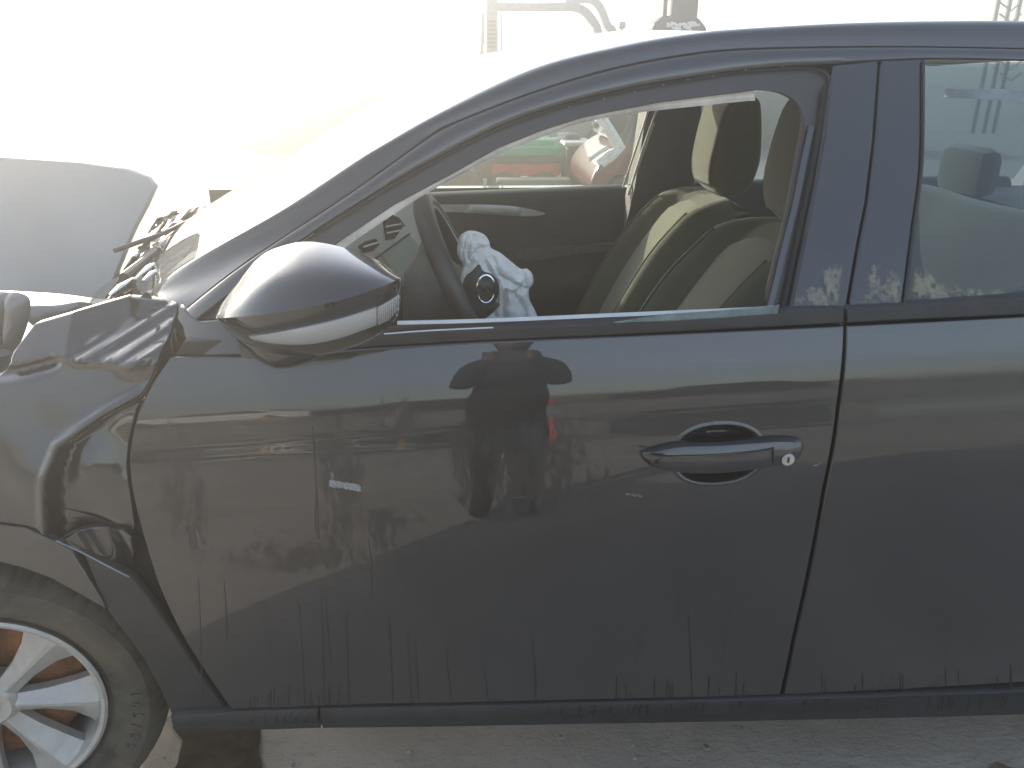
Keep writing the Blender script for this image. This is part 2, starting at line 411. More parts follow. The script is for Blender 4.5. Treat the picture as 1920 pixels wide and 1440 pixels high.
# ground
m, t, b = newmat('worn_concrete'); M['ground'] = m
a = ramp(t, texnoise(t, 1.3, 8, .65), [(.3, (.36, .325, .28)), (.7, (.54, .495, .43))])
st = ramp(t, texnoise(t, 22, 8, .75, (1, 3.2, 1), w=4, dist=.4), [(.30, (.50, .47, .44)), (.47, (1, 1, 1))])
mm = t.nodes.new('ShaderNodeMix'); mm.data_type = 'RGBA'; mm.blend_type = 'MULTIPLY'; mm.inputs[0].default_value = .7
t.links.new(a, mm.inputs[6]); t.links.new(st, mm.inputs[7])
sp = ramp(t, texnoise(t, 160, 3, .6), [(.64, (0, 0, 0)), (.72, (1, 1, 1))])
t.links.new(mixc(t, mathn(t, 'MULTIPLY', sp, .45), mm.outputs[2], (.55, .53, .5)), b.inputs['Base Color']); b.inputs['Roughness'].default_value = .85
bump(t, mathn(t, 'ADD', texnoise(t, 60, 8, .7), mathn(t, 'MULTIPLY', texnoise(t, 9, 6, .7, (1, 2.5, 1)), 1.2)), b, .9, .008)
M['stain'] = simple('damp_oily_concrete', (.075, .058, .040), .9, var=.5, sc_=18, bmp=.6, bsc=60, spec=.1)
M['spot'] = simple('brown_damp_mark', (.20, .155, .11), .9, var=.3)
M['grit'] = simple('grit_stone', (.30, .27, .23), .9, var=.5, sc_=60)
# glass (thin sheets): transparent + mirror reflection + dust film
def mk_glass(name, tint, dust, dcol=(.5, .48, .42), nsc=6, lo=.3, hi=.8):
    m = bpy.data.materials.new(name); m.use_nodes = True; t = m.node_tree; t.nodes.clear()
    o = t.nodes.new('ShaderNodeOutputMaterial'); tr = t.nodes.new('ShaderNodeBsdfTransparent'); tr.inputs[0].default_value = (*tint, 1)
    gl = t.nodes.new('ShaderNodeBsdfGlossy'); gl.inputs['Roughness'].default_value = .015
    fr = t.nodes.new('ShaderNodeFresnel'); fr.inputs[0].default_value = 1.5
    mx = t.nodes.new('ShaderNodeMixShader'); t.links.new(mathn(t, 'MULTIPLY', fr.outputs[0], 1.6, clamp=True), mx.inputs[0]); t.links.new(tr.outputs[0], mx.inputs[1]); t.links.new(gl.outputs[0], mx.inputs[2])
    df = t.nodes.new('ShaderNodeBsdfDiffuse'); df.inputs[0].default_value = (*dcol, 1)
    tl = t.nodes.new('ShaderNodeBsdfTranslucent'); tl.inputs[0].default_value = (*dcol, 1)
    dm = t.nodes.new('ShaderNodeMixShader'); dm.inputs[0].default_value = .5; t.links.new(df.outputs[0], dm.inputs[1]); t.links.new(tl.outputs[0], dm.inputs[2])
    m2 = t.nodes.new('ShaderNodeMixShader'); f = ramp(t, texnoise(t, nsc, 7, .7), [(lo, (dust*.5,)*3), (hi, (dust*1.5,)*3)])
    t.links.new(f, m2.inputs[0]); t.links.new(mx.outputs[0], m2.inputs[1]); t.links.new(dm.outputs[0], m2.inputs[2]); t.links.new(m2.outputs[0], o.inputs[0])
    return m
M['windscreen'] = mk_glass('dusty_windscreen_glass', (.80, .86, .82), .30)
M['sideglass'] = mk_glass('side_window_glass', (.78, .84, .80), .05)
M['rearglass'] = mk_glass('tinted_rear_door_glass', (.42, .51, .55), .03, nsc=9)
M['crazed'] = mk_glass('crazed_pane_edge', (.72, .86, .80), .5, (.42, .52, .48), 22, .25, .75)
M['fascia'] = simple('pale_fascia', (.78, .80, .78), .45, var=.05)
def mk_film(ells, k0=.62):
    m = bpy.data.materials.new('dried_dirt_film'); m.use_nodes = True; t = m.node_tree; t.nodes.clear(); o = t.nodes.new('ShaderNodeOutputMaterial')
    tr = t.nodes.new('ShaderNodeBsdfTransparent'); df = t.nodes.new('ShaderNodeBsdfDiffuse'); df.inputs[0].default_value = (.50, .46, .33, 1)
    g, s_ = geo_xyz(t); patch = None
    for cx, cz, rx, rz in ells:
        dx = mathn(t, 'DIVIDE', mathn(t, 'SUBTRACT', s_.outputs[0], cx), rx); dz = mathn(t, 'DIVIDE', mathn(t, 'SUBTRACT', s_.outputs[2], cz), rz)
        k = mathn(t, 'SUBTRACT', 1.0, mathn(t, 'ADD', mathn(t, 'MULTIPLY', dx, dx), mathn(t, 'MULTIPLY', dz, dz)), clamp=True); patch = k if patch is None else mathn(t, 'MAXIMUM', patch, k)
    n2 = texnoise(t, 60, 8, .75, (1, 1, .6))
    a = mathn(t, 'MULTIPLY', mathn(t, 'SUBTRACT', mathn(t, 'ADD', n2, mathn(t, 'MULTIPLY', patch, .22)), .62), 7, clamp=True)
    a = mathn(t, 'MULTIPLY', a, mathn(t, 'MULTIPLY', mathn(t, 'MULTIPLY', patch, 3.0, clamp=True), .42))
    mx = t.nodes.new('ShaderNodeMixShader'); t.links.new(a, mx.inputs[0]); t.links.new(tr.outputs[0], mx.inputs[1]); t.links.new(df.outputs[0], mx.inputs[2]); t.links.new(mx.outputs[0], o.inputs[0]); return m
M['screen'] = simple('infotainment_screen', (.80, .90, .86), .3, coat=1, var=.05, sc_=40)  # pale base stands in for the bright reflection on the dead screen

# ------------------------------------------------------------------ the setting
gs = 160
obj('ground', [(-gs, -gs, 0), (gs, -gs, 0), (gs, gs, 0), (-gs, gs, 0)], [(0, 1, 2, 3)], M['ground'], smooth=False)['kind'] = 'structure'
def blotch(name, pts, z, mat, jit=.012, n=5):
    P = spline([ung(x, y, z)[:2] for x, y in pts], n, True)
    P = [p+np.array([mnoise.noise(Vector((p[0]*25, p[1]*25, 1))), mnoise.noise(Vector((p[0]*25, p[1]*25, 7)))])*jit for p in P]
    return obj(name, [(p[0], p[1], z) for p in P], [tuple(range(len(P)))], mat, smooth=False)
tag(blotch('oil_stain', [(325, 1360), (345, 1395), (335, 1425), (330, 1470), (420, 1475), (490, 1460), (488, 1425), (492, 1385), (480, 1360), (400, 1340)], .004, M['stain']), 'dark brown oily damp patch on the concrete just behind the front tyre', 'stain')
tag(blotch('damp_spot', [(1856, 1440), (1870, 1430), (1890, 1437), (1915, 1444), (1920, 1480), (1846, 1470)], .004, M['spot'], .006), 'small dark damp spot on the concrete at the lower right corner', 'stain')

random.seed(21); gm = MB()
for i in range(900):
    x = random.uniform(-.75, 1.35); y = random.uniform(-.25, .75); r = random.uniform(.0008, .0026) if random.random() < .93 else random.uniform(.003, .007)
    bt = MB().box((0, 0, 0), (r*2, r*random.uniform(1.2, 2.2), r*1.3), Matrix.Rotation(random.uniform(0, 3), 3, 'Z') @ Matrix.Rotation(random.uniform(-.4, .4), 3, 'X')); gm.add([np.array(v)+np.array([x, y, r*.5]) for v in bt.V], bt.F)
gm.build('grit', M['grit'], None, False)['kind'] = 'stuff'
# ------------------------------------------------------------------ car body surfaces  Y = S(x, z)
ZC = np.polyfit([p0(249, 825)[0], p0(634, 792)[0], p0(1080, 761)[0], p0(1560, 735)[0], p0(1920, 712)[0]], [p0(249, 825)[2], p0(634, 792)[2], p0(1080, 761)[2], p0(1560, 735)[2], p0(1920, 712)[2]], 2)
zc = lambda x: ZC[0]*x*x+ZC[1]*x+ZC[2]
_sl = np.array([(-1.0, -.30), (-.62, -.13), (-.50, -.06), (-.38, -.02), (-.25, .02), (-.16, .06), (-.11, .11), (-.075, .155), (-.055, .200), (-.042, .209), (-.030, .190), (-.012, .145), (-.003, .130), (.003, .172), (.016, .203), (.032, .245), (.06, .31), (.11, .36), (.2, .39), (.5, .5)])
_z = np.linspace(-1, .5, 3001); _s = np.interp(_z, _sl[:, 0], _sl[:, 1]); _y = np.concatenate([[0], np.cumsum((_s[1:]+_s[:-1])/2*(_z[1]-_z[0]))]); _y -= np.interp(-.25, _z, _y)
def S_side(x, z): return float(np.interp(z-zc(x), _z, _y)) + .022*(x-.3)**2 + .005
def sstep(a, b, v):
    t = max(0, min(1, (v-a)/(b-a))); return t*t*(3-2*t)
HC = uns(1347, 853, S_side); 
def S_door(x, z):
    y = S_side(x, z)
    ex = (x-HC[0])/.074; ez = (z-HC[2]-.03*(x-HC[0]))/.050; r = (abs(ex)**2.3+abs(ez)**2.3)**.5
    if r < 1.2: y += .021*(1-sstep(.66, 1.03, r))-.0012*math.exp(-((r-1.05)/.035)**2)
    return y
def G(x, z): return .072+.50*(z-1.06)+(.26*(x+.05)**2 + (1.6*(max(x, -.62)+.36)**2 if x < -.36 else 0) if x < -.05 else 0)
# dents of the buckled front wing, placed on the metal
def _p(px, py): q = un(px, py, .03); return np.array([q[0], q[2]])
_ridge = [_p(-260, 760), _p(0, 706), _p(90, 684), (_p(200, 634)), _p(270, 596), _p(345, 566)]
def linez(L, x):
    return float(np.interp(x, [p[0] for p in L], [p[1] for p in L]))
_cr = [_p(275, 752), _p(190, 795), _p(112, 850), _p(98, 900), _p(98, 1010), _p(95, 1080)]
def side_of(L, x, z):                                   # signed distance to a polyline (+ to the lower right)
    best = 9; sg = 1
    for a, b in zip(L, L[1:]):
        d = seg_d(x, z, a, b)
        if d < best:
            best = d; cr = (b[0]-a[0])*(z-a[1])-(b[1]-a[1])*(x-a[0]); sg = 1 if cr > 0 else -1
    return sg*best
def gauss(x, z, c, rx, rz, a=0):
    dx, dz = x-c[0], z-c[1]; u = dx*math.cos(a)+dz*math.sin(a); v = -dx*math.sin(a)+dz*math.cos(a); return math.exp(-(u/rx)**2-(v/rz)**2)
_c1, _c2, _c3, _c4, _c5 = _p(240, 710), _p(148, 888), _p(180, 1030), _p(60, 900), _p(200, 650)
def S_wing(x, z):
    zr = linez(_ridge, x); d = z-zr; zt = zc(x)+.10
    y = S_side(x, min(z, zt))
    if z > zt: y += .28*(min(z, zr)-zt)
    y += .95*(d if d > .004 else (d+.004)**2/.016 if d > -.004 else 0)
    q = -d; xa = _p(86, 684)[0]; xb = _p(335, 568)[0]
    if q > 0 and x > xa:
        w_ = .090*min(1, (x-xa)/(xb-xa))**.8+.004; u_ = q/w_
        y += 1.1*w_*(1-min(1, u_)) + .0042*math.sin(q*270+14*x+1.2)*sstep(0, .10, u_)*sstep(1.25, .9, u_)+.002*math.sin(q*90+x*25)*sstep(0, .2, u_)*sstep(2, 1.0, u_)-.006*math.exp(-((u_-1.05)/.2)**2)
    elif q <= 0 and x > xa: y += 1.1*(.090*min(1, (x-xa)/(xb-xa))**.8+.004)
    elif q <= 0: y += 1.1*.004
    xs0 = _p(80, 684)[0]
    if q > 0 and x < xs0: y += .018*math.exp(-((q-.012)/.010)**2)*sstep(xs0+.01, xs0-.03, x)
    k = side_of(_cr, x, z)
    y += .034*sstep(-.008, .006, k)*(1-.6*sstep(.05, .22, k)) - .010*math.exp(-((k+.012)/.008)**2)
    y -= .014*gauss(x, z, _c1, .022, .05, .9); y += .010*gauss(x, z, _c1+np.array([.02, -.03]), .02, .05, .9)
    y -= .016*gauss(x, z, _c2, .04, .05); y += .02*gauss(x, z, _c3, .05, .03, -.4); y -= .012*gauss(x, z, _c4, .05, .09, .4)
    y += .0025*mnoise.noise(Vector((x*14, 3, z*14)))
    return y

car = thing('hatchback_car', 'crashed black five-door hatchback with buckled front wing, raised bonnet and open driver window', 'car', (.3, .88, 0))
# -- front door skin
DF = spline([(318, 672), (290, 712), (262, 768), (247, 825), (243, 872), (250, 930), (270, 1010), (299, 1100), (341, 1190), (386, 1262), (433, 1330)], 4)
DR = [(1463, 1304), (1485, 1200), (1512, 1080), (1542, 920), (1560, 830), (1572, 740), (1581, 660), (1583, 611)]
door = panel('front_door', DF+[(700, 1321), (1080, 1313)]+DR+[(1180, 630), (900, 642), (700, 654), (500, 668)], S_door, M['door_paint'], car, res=.0095, fine=(HC[0], HC[2], .09, .062, .0023))
# rear door skin
RG = [(1588, 611), (1587, 660), (1579, 740), (1567, 830), (1549, 920), (1519, 1080), (1492, 1200), (1470, 1304)]
q1 = uns(1588, 611, S_side); q2 = uns(1470, 1304, S_side)
panel('rear_door', RG, S_side, M['paint'], car, res=.012, xz_extra=[(1.15, q2[2]-.002), (1.24, .46), (1.33, .62), (1.45, .78), (1.50, .9), (1.52, q1[2]+.03)])
rq = [(1.528, q1[2]+.03), (1.507, .9), (1.457, .78), (1.39, .70), (1.46, .735), (1.60, .76), (1.76, .735), (1.87, .65), (1.93, .5), (1.95, .36), (2.25, .36), (2.3, .7), (2.28, 1.05)]
panel('rear_quarter', rq, lambda x, z: S_side(x, z)+.09*max(0, x-1.7)**2, M['paint'], car, px=False, res=.025)
# -- sill
sx = lambda x, z: S_side(x, q2[2]) + .018 + .05*max(0, q2[2]-z)
st_l = uns(322, 1342, sx); 
S_sill = lambda x, z: S_side(x, max(z, .34))+.012-.015*math.exp(-((z-.30)/.03)**2)
panel('sill', [(320, 1343), (434, 1335), (596, 1329), (601, 1366), (440, 1371), (330, 1376)], S_sill, M['plastic'], car, res=.012, thick=.05)
panel('sill', [(600, 1329), (700, 1327), (1080, 1319), (1466, 1309), (1700, 1304), (1920, 1298), (2080, 1294), (2080, 1335), (1920, 1341), (1700, 1347), (1466, 1352), (1080, 1359), (605, 1366)], S_sill, M['plastic'], car, res=.012, thick=.05)
# drip-like grime ticks hanging from the sill edge
mb = MB()
for i in range(46):
    x = random.choice([random.uniform(470, 640), random.uniform(1020, 1900)]); y = 1329-(x-600)*.0255; l = random.uniform(8, 50); 
    p1 = uns(x, y-2, S_side, .0); 
    ribbon('', [(x, y-l), (x+random.uniform(-2, 2), y-l*.4), (x-1, y-4)], 2.2, S_side, None, None, off=0, h=.0006, sm=2, mb=mb)
for i in range(60):
    x = random.choice([random.uniform(470, 640), random.uniform(1000, 1915), random.uniform(1000, 1915)]); y = 1329-(x-600)*.0255
    ribbon('', [(x+3, y+6), (x, y+20), (x+random.uniform(-4, 1), y+random.uniform(24, 37))], 2.6, S_sill, None, None, off=0, h=.0006, sm=2, mb=mb)
M['grime'] = simple('wet_black_grime', (.020, .019, .018), .35)
for x, y0, y1 in ((372, 1085, 1310), (560, 1130, 1318), (603, 1100, 1322), (612, 1120, 1240), (648, 1150, 1322), (730, 1160, 1318), (765, 1190, 1315), (778, 1200, 1312), (838, 1230, 1312), (905, 1250, 1312), (996, 1190, 1310), (1290, 1150, 1308), (420, 1090, 1200), (690, 1010, 1120), (585, 800, 1000), (592, 905, 1010)):
    ribbon('', [(x, y0), (x+4+random.uniform(-3, 3), y0*.6+y1*.4), (x+7+random.uniform(-2, 4), y1)], 1.6, S_side, None, None, off=0, h=.0004, sm=3, wend=2.6, mb=mb)
o = mb.build('grime_run', M['grime'], car); o['kind'] = 'stuff'
# -- inner structure under the skins (dark)
MB().box((.33, .15, .64), (1.50, .05, .62)).box((1.4, .15, .66), (.62, .05, .6)).build('inner_door_shell', M['gap'], car, False)
MB().box((.90, .88, .30), (2.7, 1.60, .08)).build('floor_pan', M['plastic'], car, False)
MB().box((-.60, .90, .86), (.06, 1.3, .36)).box((-.60, .36, .95), (.14, .24, .14)).build('bulkhead', M['gap'], car, False)
# -- front wing (fender) and its torn lower pieces
WG = spline([(0-260, 840), (-150, 770), (0, 702), (25, 660), (65, 607)], 4)+[(140, 585), (235, 557), (334, 569), (322, 610), (312, 640), (284, 708), (257, 766), (242, 825), (238, 872), (245, 930), (252, 985), (247, 1003), (228, 990), (190, 984), (148, 990), (106, 1012), (88, 1003), (48, 986), (0, 980), (-120, 990), (-260, 1040)]
wing = panel('front_wing', WG, S_wing, M['clean_paint'], car, res=.007)
S_lip = lambda x, z: S_side(x, z)+.012+.05*(z-.75)
panel('wing_lip', [(-150, 1000), (0, 984), (48, 990), (100, 1015), (130, 1032), (155, 1072), (198, 1143), (150, 1115), (95, 1085), (40, 1065), (0, 1055), (-150, 1060)], S_lip, M['paint'], car, res=.012, thick=.03)
S_tear = lambda x, z: S_side(x, z)+.024+.010*math.sin(x*60+z*22)
panel('torn_wing_flap', [(106, 1016), (148, 994), (190, 988), (228, 994), (246, 1008), (250, 1040), (243, 1076), (200, 1056), (150, 1032)], S_tear, M['clean_paint'], car, res=.006, thick=.012)
S_lo = lambda x, z: S_side(x, z)+.010+.03*sstep(.7, .45, z)*0
panel('lower_wing', [(158, 1042), (200, 1062), (243, 1082), (275, 1120), (305, 1160), (345, 1218), (385, 1278), (424, 1333), (322, 1340), (312, 1318), (296, 1284), (270, 1236), (236, 1190), (205, 1150), (180, 1095)], S_lo, M['plastic'], car, res=.012, thick=.02)
loft('wheel_arch_liner', [[(hx + .38*math.cos(a), y, .33+.42*math.sin(a)) for a in np.linspace(-.25, 3.3, 30)] for hx in (-.80,) for y in (.06, .35)], M['gap'], car, n=40)
panel('hinge_pillar', [(222, 930), (262, 880), (310, 930), (460, 1325), (440, 1338), (330, 1338), (300, 1240), (215, 1020)], S_side, M['gap'], car, off=.045, res=.03)
# scratches/torn edge highlights
mb = MB()
ribbon('', [(108, 1014), (148, 993), (190, 986), (230, 993), (247, 1005)], 4, S_wing, None, None, off=-.002, h=.001, mb=mb)
ribbon('', [(106, 1014), (150, 1034), (200, 1060), (243, 1082)], 3, S_lo, None, None, off=-.002, h=.001, mb=mb)
mb.build('torn_edge', M['greymetal'], car)

# -- greenhouse: roof rail / A pillar, window frame, seals, black B-pillar covers
rA = spline([(150, 640), (262, 560), (346, 497), (500, 408), (667, 300), (800, 221), (980, 134), (1131, 93), (1277, 66), (1400, 54), (1600, 43), (1850, 39), (2100, 44), (2400, 60)], 6)
rB = spline([(330, 592), (458, 492), (640, 372), (800, 257), (840, 233), (980, 178), (1131, 131), (1277, 102), (1400, 90), (1650, 86), (1920, 90), (2120, 97), (2400, 110)], 6)
rC = spline([(372, 600), (480, 517), (596, 431), (700, 366), (800, 307), (927, 241), (1044, 199), (1190, 163), (1336, 139), (1400, 131), (1480, 124), (1540, 122), (1655, 116), (1740, 112), (1920, 115), (2400, 135)], 6)
A3 = [uns(p[0], p[1], G, .028) for p in rA]; B3 = [uns(p[0], p[1], G, .004) for p in rB]
N_ = 90; A3 = resamp(A3, N_); B3 = resamp(B3, N_)
rows = []
for k in np.linspace(0, 1, 7):
    rows.append([a*(1-k)+b*k+np.array([0, -.013*math.sin(math.pi*k**.65), .007*math.sin(math.pi*k**.65)]) for a, b in zip(A3, B3)])
top_in = [a+np.array([0, .02, -.006]) for a in A3]
loft('roof_rail', rows+[[b+np.array([0, .02, -.003]) for b in B3]], M['clean_paint'], car, raw=True, sharp=60)
def bc_row(k, off): return resamp([uns(*(p), G, off) for p in [a*(1-k)+b*k for a, b in zip(resamp(rB, N_), resamp(rC, N_))]], N_)
loft('door_top_frame', [bc_row(.06, .02), bc_row(.08, .002), bc_row(.16, -.001), bc_row(.5, -.004), bc_row(.85, -.002), bc_row(.97, .002), bc_row(1.0, .012)], M['clean_paint'], car, raw=True, sharp=50)
loft('roof_gap_seal', [bc_row(-.08, .010), bc_row(.12, .010)], M['gap'], car, raw=True)
Ci = spline([(372, 602), (480, 520), (596, 434), (700, 369), (800, 310), (927, 244), (1044, 202), (1190, 166), (1336, 142), (1400, 134), (1480, 128), (1528, 127), (1548, 136), (1552, 150), (1540, 250), (1524, 340), (1506, 430), (1478, 572)], 4)
Di = [(1438, 572), (1440, 550), (1462, 459), (1481, 381), (1493, 312)]+spline([(1500, 275), (1508, 236), (1502, 206), (1486, 186), (1460, 174), (1432, 170), (1413, 170)], 4)+[ (1350, 178), (1232, 193), (1092, 221), (1011, 247), (932, 279), (856, 322), (740, 384), (640, 451), (560, 510), (470, 590)]
panel('window_frame', Ci+Di, G, M['frame'], car, off=.014, res=.011, thick=.014)
ribbon('window_seal', spline([(590, 437), (700, 368), (800, 309), (927, 243), (1044, 201), (1190, 165), (1336, 141), (1400, 133), (1480, 127), (1526, 128), (1549, 140), (1551, 160)], 3), 5, G, M['seal'], car, off=.012, h=.006, sm=2)
mb = MB()
for px, py in ((1068, 200), (1133, 185), (1190, 172), (1244, 160), (1290, 150), (1338, 143), (1398, 131), (1468, 124)):
    c = uns(px, py, G, .004); MB().box(c, (.003, .003, .0022), bev=.0008).build('seal_clip', M['greymetal'], car)
panel('pillar_filler', [(1440, 122), (1600, 108), (1660, 108), (1650, 200), (1560, 260), (1548, 150)], G, M['gap'], car, off=.030, res=.03)
# channel along the near B pillar
ribbon('glass_channel', [(1520, 236), (1506, 300), (1490, 380), (1470, 460), (1452, 535), (1442, 574)], 14, G, M['clean_paint'], car, off=.010, h=.005)
ribbon('channel_rubber', [(1547, 160), (1532, 260), (1515, 350), (1496, 440), (1476, 535), (1466, 578)], 9, G, M['gap'], car, off=.006, h=.004)
ribbon('channel_edge', [(1556, 150), (1541, 260), (1526, 350), (1508, 440), (1488, 540), (1480, 578)], 7, G, M['seal'], car, off=.004, h=.005)
ribbon('pillar_trim_edge', [(1497, 290), (1483, 375), (1463, 460), (1446, 540), (1437, 576)], 3, G, M['trim_light'], car, off=.03, h=.004)
panel('front_pillar_cover', [(1562, 122), (1647, 112), (1637, 250), (1622, 380), (1606, 460), (1586, 577), (1484, 580), (1512, 440), (1530, 350), (1546, 260), (1558, 160)], G, M['gloss'], car, off=.002, res=.014)
panel('rear_pillar_cover', [(1653, 110), (1733, 110), (1731, 300), (1722, 400), (1708, 500), (1698, 570), (1592, 576), (1612, 460), (1628, 380), (1643, 250)], G, M['gloss'], car, off=.002, res=.014)
# belt line weather strips
panel('belt_moulding', [(742, 627), (900, 618), (1160, 606), (1462, 588), (1478, 580), (1583, 578), (1583, 606), (1180, 627), (900, 639), (700, 651), (500, 665), (330, 668), (345, 640)], lambda x, z: S_side(x, q1[2]-.02)+.004+.15*max(0, z-1.045), M['seal'], car, res=.012, thick=.05)
panel('belt_moulding', [(1589, 578), (1700, 572), (1920, 556), (2300, 532), (2300, 562), (1920, 590), (1700, 600), (1589, 606)], lambda x, z: S_side(x, q1[2]-.02)+.004+.15*max(0, z-1.045), M['seal'], car, res=.014, thick=.05)
ribbon('chipped_seal_edge', [(720, 626), (800, 620), (925, 614)], 2.5, G, M['silver_trim'], car, off=-.02, h=.001)
ribbon('inner_belt_seal', [(745, 605), (900, 601), (1160, 590), (1440, 578)], 7, G, M['silver_trim'], car, off=.03, h=.004)
# stub of the lowered window pane
wg = panel('window_pane', [(1150, 605), (1250, 590), (1350, 583), (1463, 572), (1458, 590), (1350, 597), (1250, 603)], G, M['crazed'], car, off=-.012, res=.02, thick=.004)
# glass of the rear door
rg = panel('rear_window', [(1734, 118), (1920, 116), (2330, 134), (2270, 535), (1920, 557), (1698, 571), (1713, 450), (1731, 300)], G, M['rearglass'], car, off=.008, res=.03, thick=.002)
ribbon('rear_window_seal', [(1730, 112), (1728, 300), (1712, 430), (1694, 572)], 5, G, M['seal'], car, off=.0, h=.004)
panel('rear_pillar', [(1.42, 1.07), (1.40, 1.25), (1.36, 1.44), (1.50, 1.48), (1.9, 1.42), (2.2, 1.10)], G, M['paint'], car, px=False, res=.03, off=.004)
def wxz(px, py): q = uns(px, py, G); return q[0], q[2]
e1_ = [(*wxz(px, py), rx, rz) for px, py, rx, rz in ((1750, 552, .07, .020), (1830, 556, .09, .014), (1730, 535, .03, .03))]
e2_ = [(*wxz(px, py), rx, rz) for px, py, rx, rz in ((1562, 530, .022, .055), (1528, 560, .04, .03))]
e3_ = [(*wxz(px, py), rx, rz) for px, py, rx, rz in ((1638, 535, .018, .05), (1672, 545, .022, .045), (1650, 562, .05, .02))]
ribbon('dirt_film', [(1702, 535), (1760, 528), (1830, 525), (1930, 519)], 66, G, mk_film(e1_), car, off=.005, h=.0005)
ribbon('dirt_film', [(1545, 450), (1535, 520), (1530, 572)], 84, G, mk_film(e2_), car, off=-.001, h=.0005)
ribbon('dirt_film', [(1660, 450), (1652, 520), (1645, 572)], 84, G, mk_film(e3_), car, off=-.001, h=.0005)
# fender-side corner piece under the A pillar (sail panel)
panel('sail_panel', [(338, 574), (372, 604), (470, 592), (500, 640), (480, 662), (322, 664), (318, 640)], lambda x, z: G(x, z)-.005, M['gloss'], car, res=.012)
panel('pillar_foot', [(262, 560), (330, 592), (340, 570)], lambda x, z: G(x, z)+.02, M['clean_paint'], car, res=.01)

# -- roof skin, headliner, windscreen, far side (mirrored about the centre plane)
YC = .88
def mir(p): return np.array([p[0], 2*YC-p[1], p[2]])
iw = next(i for i, a in enumerate(A3) if a[0] > un(1340, 60, .3)[0])
roofA = A3[iw:]; wsA = A3[:iw+1]
rows = []
for s in np.linspace(-1, 1, 17):
    rows.append([np.array([a[0]-.05*(1-s*s)*max(0, 1-i/8), YC+s*(YC-a[1])*1.0, a[2]+.010*(1-s*s)-.004]) for i, a in enumerate(roofA)])
loft('roof', [list(map(np.array, r)) for r in rows], M['clean_paint'], car, raw=True, thick=.008)
loft('headliner', [[p+np.array([0, 0, -.04]) for p in r] for r in rows], M['trim_light'], car, raw=True)
rows = []
for s in np.linspace(-1, 1, 21):
    rows.append([np.array([a[0]-.13*(1-s*s), YC+s*(YC-a[1]), a[2]+.020*(1-s*s)]) for a in wsA])
loft('windscreen', rows, M['windscreen'], car, raw=True)
far_rail = [[mir(p) for p in r] for r in [A3, B3]]
loft('far_roof_rail', far_rail, M['paint'], car, raw=True, thick=.03)
# interior A pillar + header trim (the pale strip that frames the window)
Dt = spline([(600, 480), (640, 452), (740, 385), (856, 323), (932, 280), (1011, 248), (1092, 222), (1232, 194), (1350, 179), (1413, 174)], 5)
Db = spline([(608, 492), (655, 458), (794, 366), (930, 293), (1011, 259), (1092, 230), (1200, 211), (1232, 207), (1385, 191), (1416, 189)], 5)
N2 = 70
Dt3 = resamp([uns(*p, G, .030) for p in Dt], N2); Db3 = resamp([uns(*p, G, .040) for p in Db], N2)
loft('pillar_trim', [[p+np.array([0, -.004, .012]) for p in Dt3], Dt3, [(a+b)/2+np.array([0, -.003, 0]) for a, b in zip(Dt3, Db3)], Db3, [p+np.array([0, .05, .01]) for p in Db3]], M['trim_light'], car, raw=True)
# far side shell: door panel below its belt line, pillar, rear door
YF = 1.50
FD = MB()
fa = [un(700, 372, YF), un(780, 369, YF), un(900, 364, YF), un(1000, 360, YF), un(1172, 352, YF)]
x0, x1 = -.62, fa[-1][0]
def wallrows(tops, mat, name, lean=.05):
    rows = []
    for k, (dz, dy) in enumerate([(0, .10), (.004, .02), (-.006, 0), (-.03, -.012), (-.10, -.018), (-.25, -.02), (-.28, -.045), (-.36, -.05), (-.40, -.02), (-.75, -.02)]):
        rows.append([np.array([p[0], p[1]+dy, p[2]+dz]) for p in tops])
    return loft(name, rows, mat, car, n=40, sharp=50)
M['doortrim'] = simple('dark_door_trim', (.040, .039, .036), .6, bmp=.25, bsc=500)
wallrows([np.array([x0, YF, fa[0][2]-.01])]+fa, M['doortrim'], 'far_door_trim')
fb = [un(1186, 352, YF), un(1300, 346, YF), un(1500, 342, YF), un(1900, 335, YF)]
wallrows([p+np.array([0, .01, 0]) for p in fb], M['doortrim'], 'far_rear_door_trim')
MB().box((.3, 1.70, .70), (2.4, .06, .72)).build('far_door_skin', M['paint'], car, False)
# silver inlay on the far door
def flat(name, pts, Y, th, mat, parent=car, sm=4, label=None, lean=None):
    P = [un(p[0], p[1], Y) for p in (spline(pts, sm, True) if sm else pts)]
    return MB().prism(P, th).build(name, mat, parent, False, label)
pillow('door_inlay', [(770, 386), (860, 383), (940, 385), (985, 390), (1022, 400), (1000, 405), (950, 404), (860, 398), (790, 396)], YF-.03, .02, M['silver_trim'], car, res=.02)
flat('door_armrest', [(980, 470), (1090, 462), (1150, 458), (1145, 470), (1085, 476), (985, 490)], YF-.05, .03, M['trim_grey'], sm=3)
# far B pillar with belt, glass edges
flat('far_pillar_trim', [(1221, 150), (1318, 150), (1312, 280), (1300, 350), (1292, 420), (1270, 520), (1240, 640), (1100, 640), (1172, 430), (1190, 352)], YF-.01, .12, M['doortrim'], sm=0)
for pl in ([(1216, 205), (1198, 262), (1168, 352)], [(1231, 206), (1222, 232), (1205, 280), (1178, 366)], [(1226, 230), (1208, 280), (1186, 340)]):
    MB().tube([un(x, y, YF-.035) for x, y in pl], .0035, 6).build('glass_edge_trim', M['silver_trim'], car)
MB().tube([un(x, y, YF-.1) for x, y in [(1222, 425), (1214, 440), (1211, 455)]], .004, 6).build('belt_guide', M['silver_trim'], car)
fw = [un(560, 500, YF+.1), un(700, 372, YF+.1), un(1176, 352, YF+.1), un(1216, 205, YF+.06), un(1230, 110, YF), un(1050, 120, YF+.02), un(850, 235, YF+.06)]
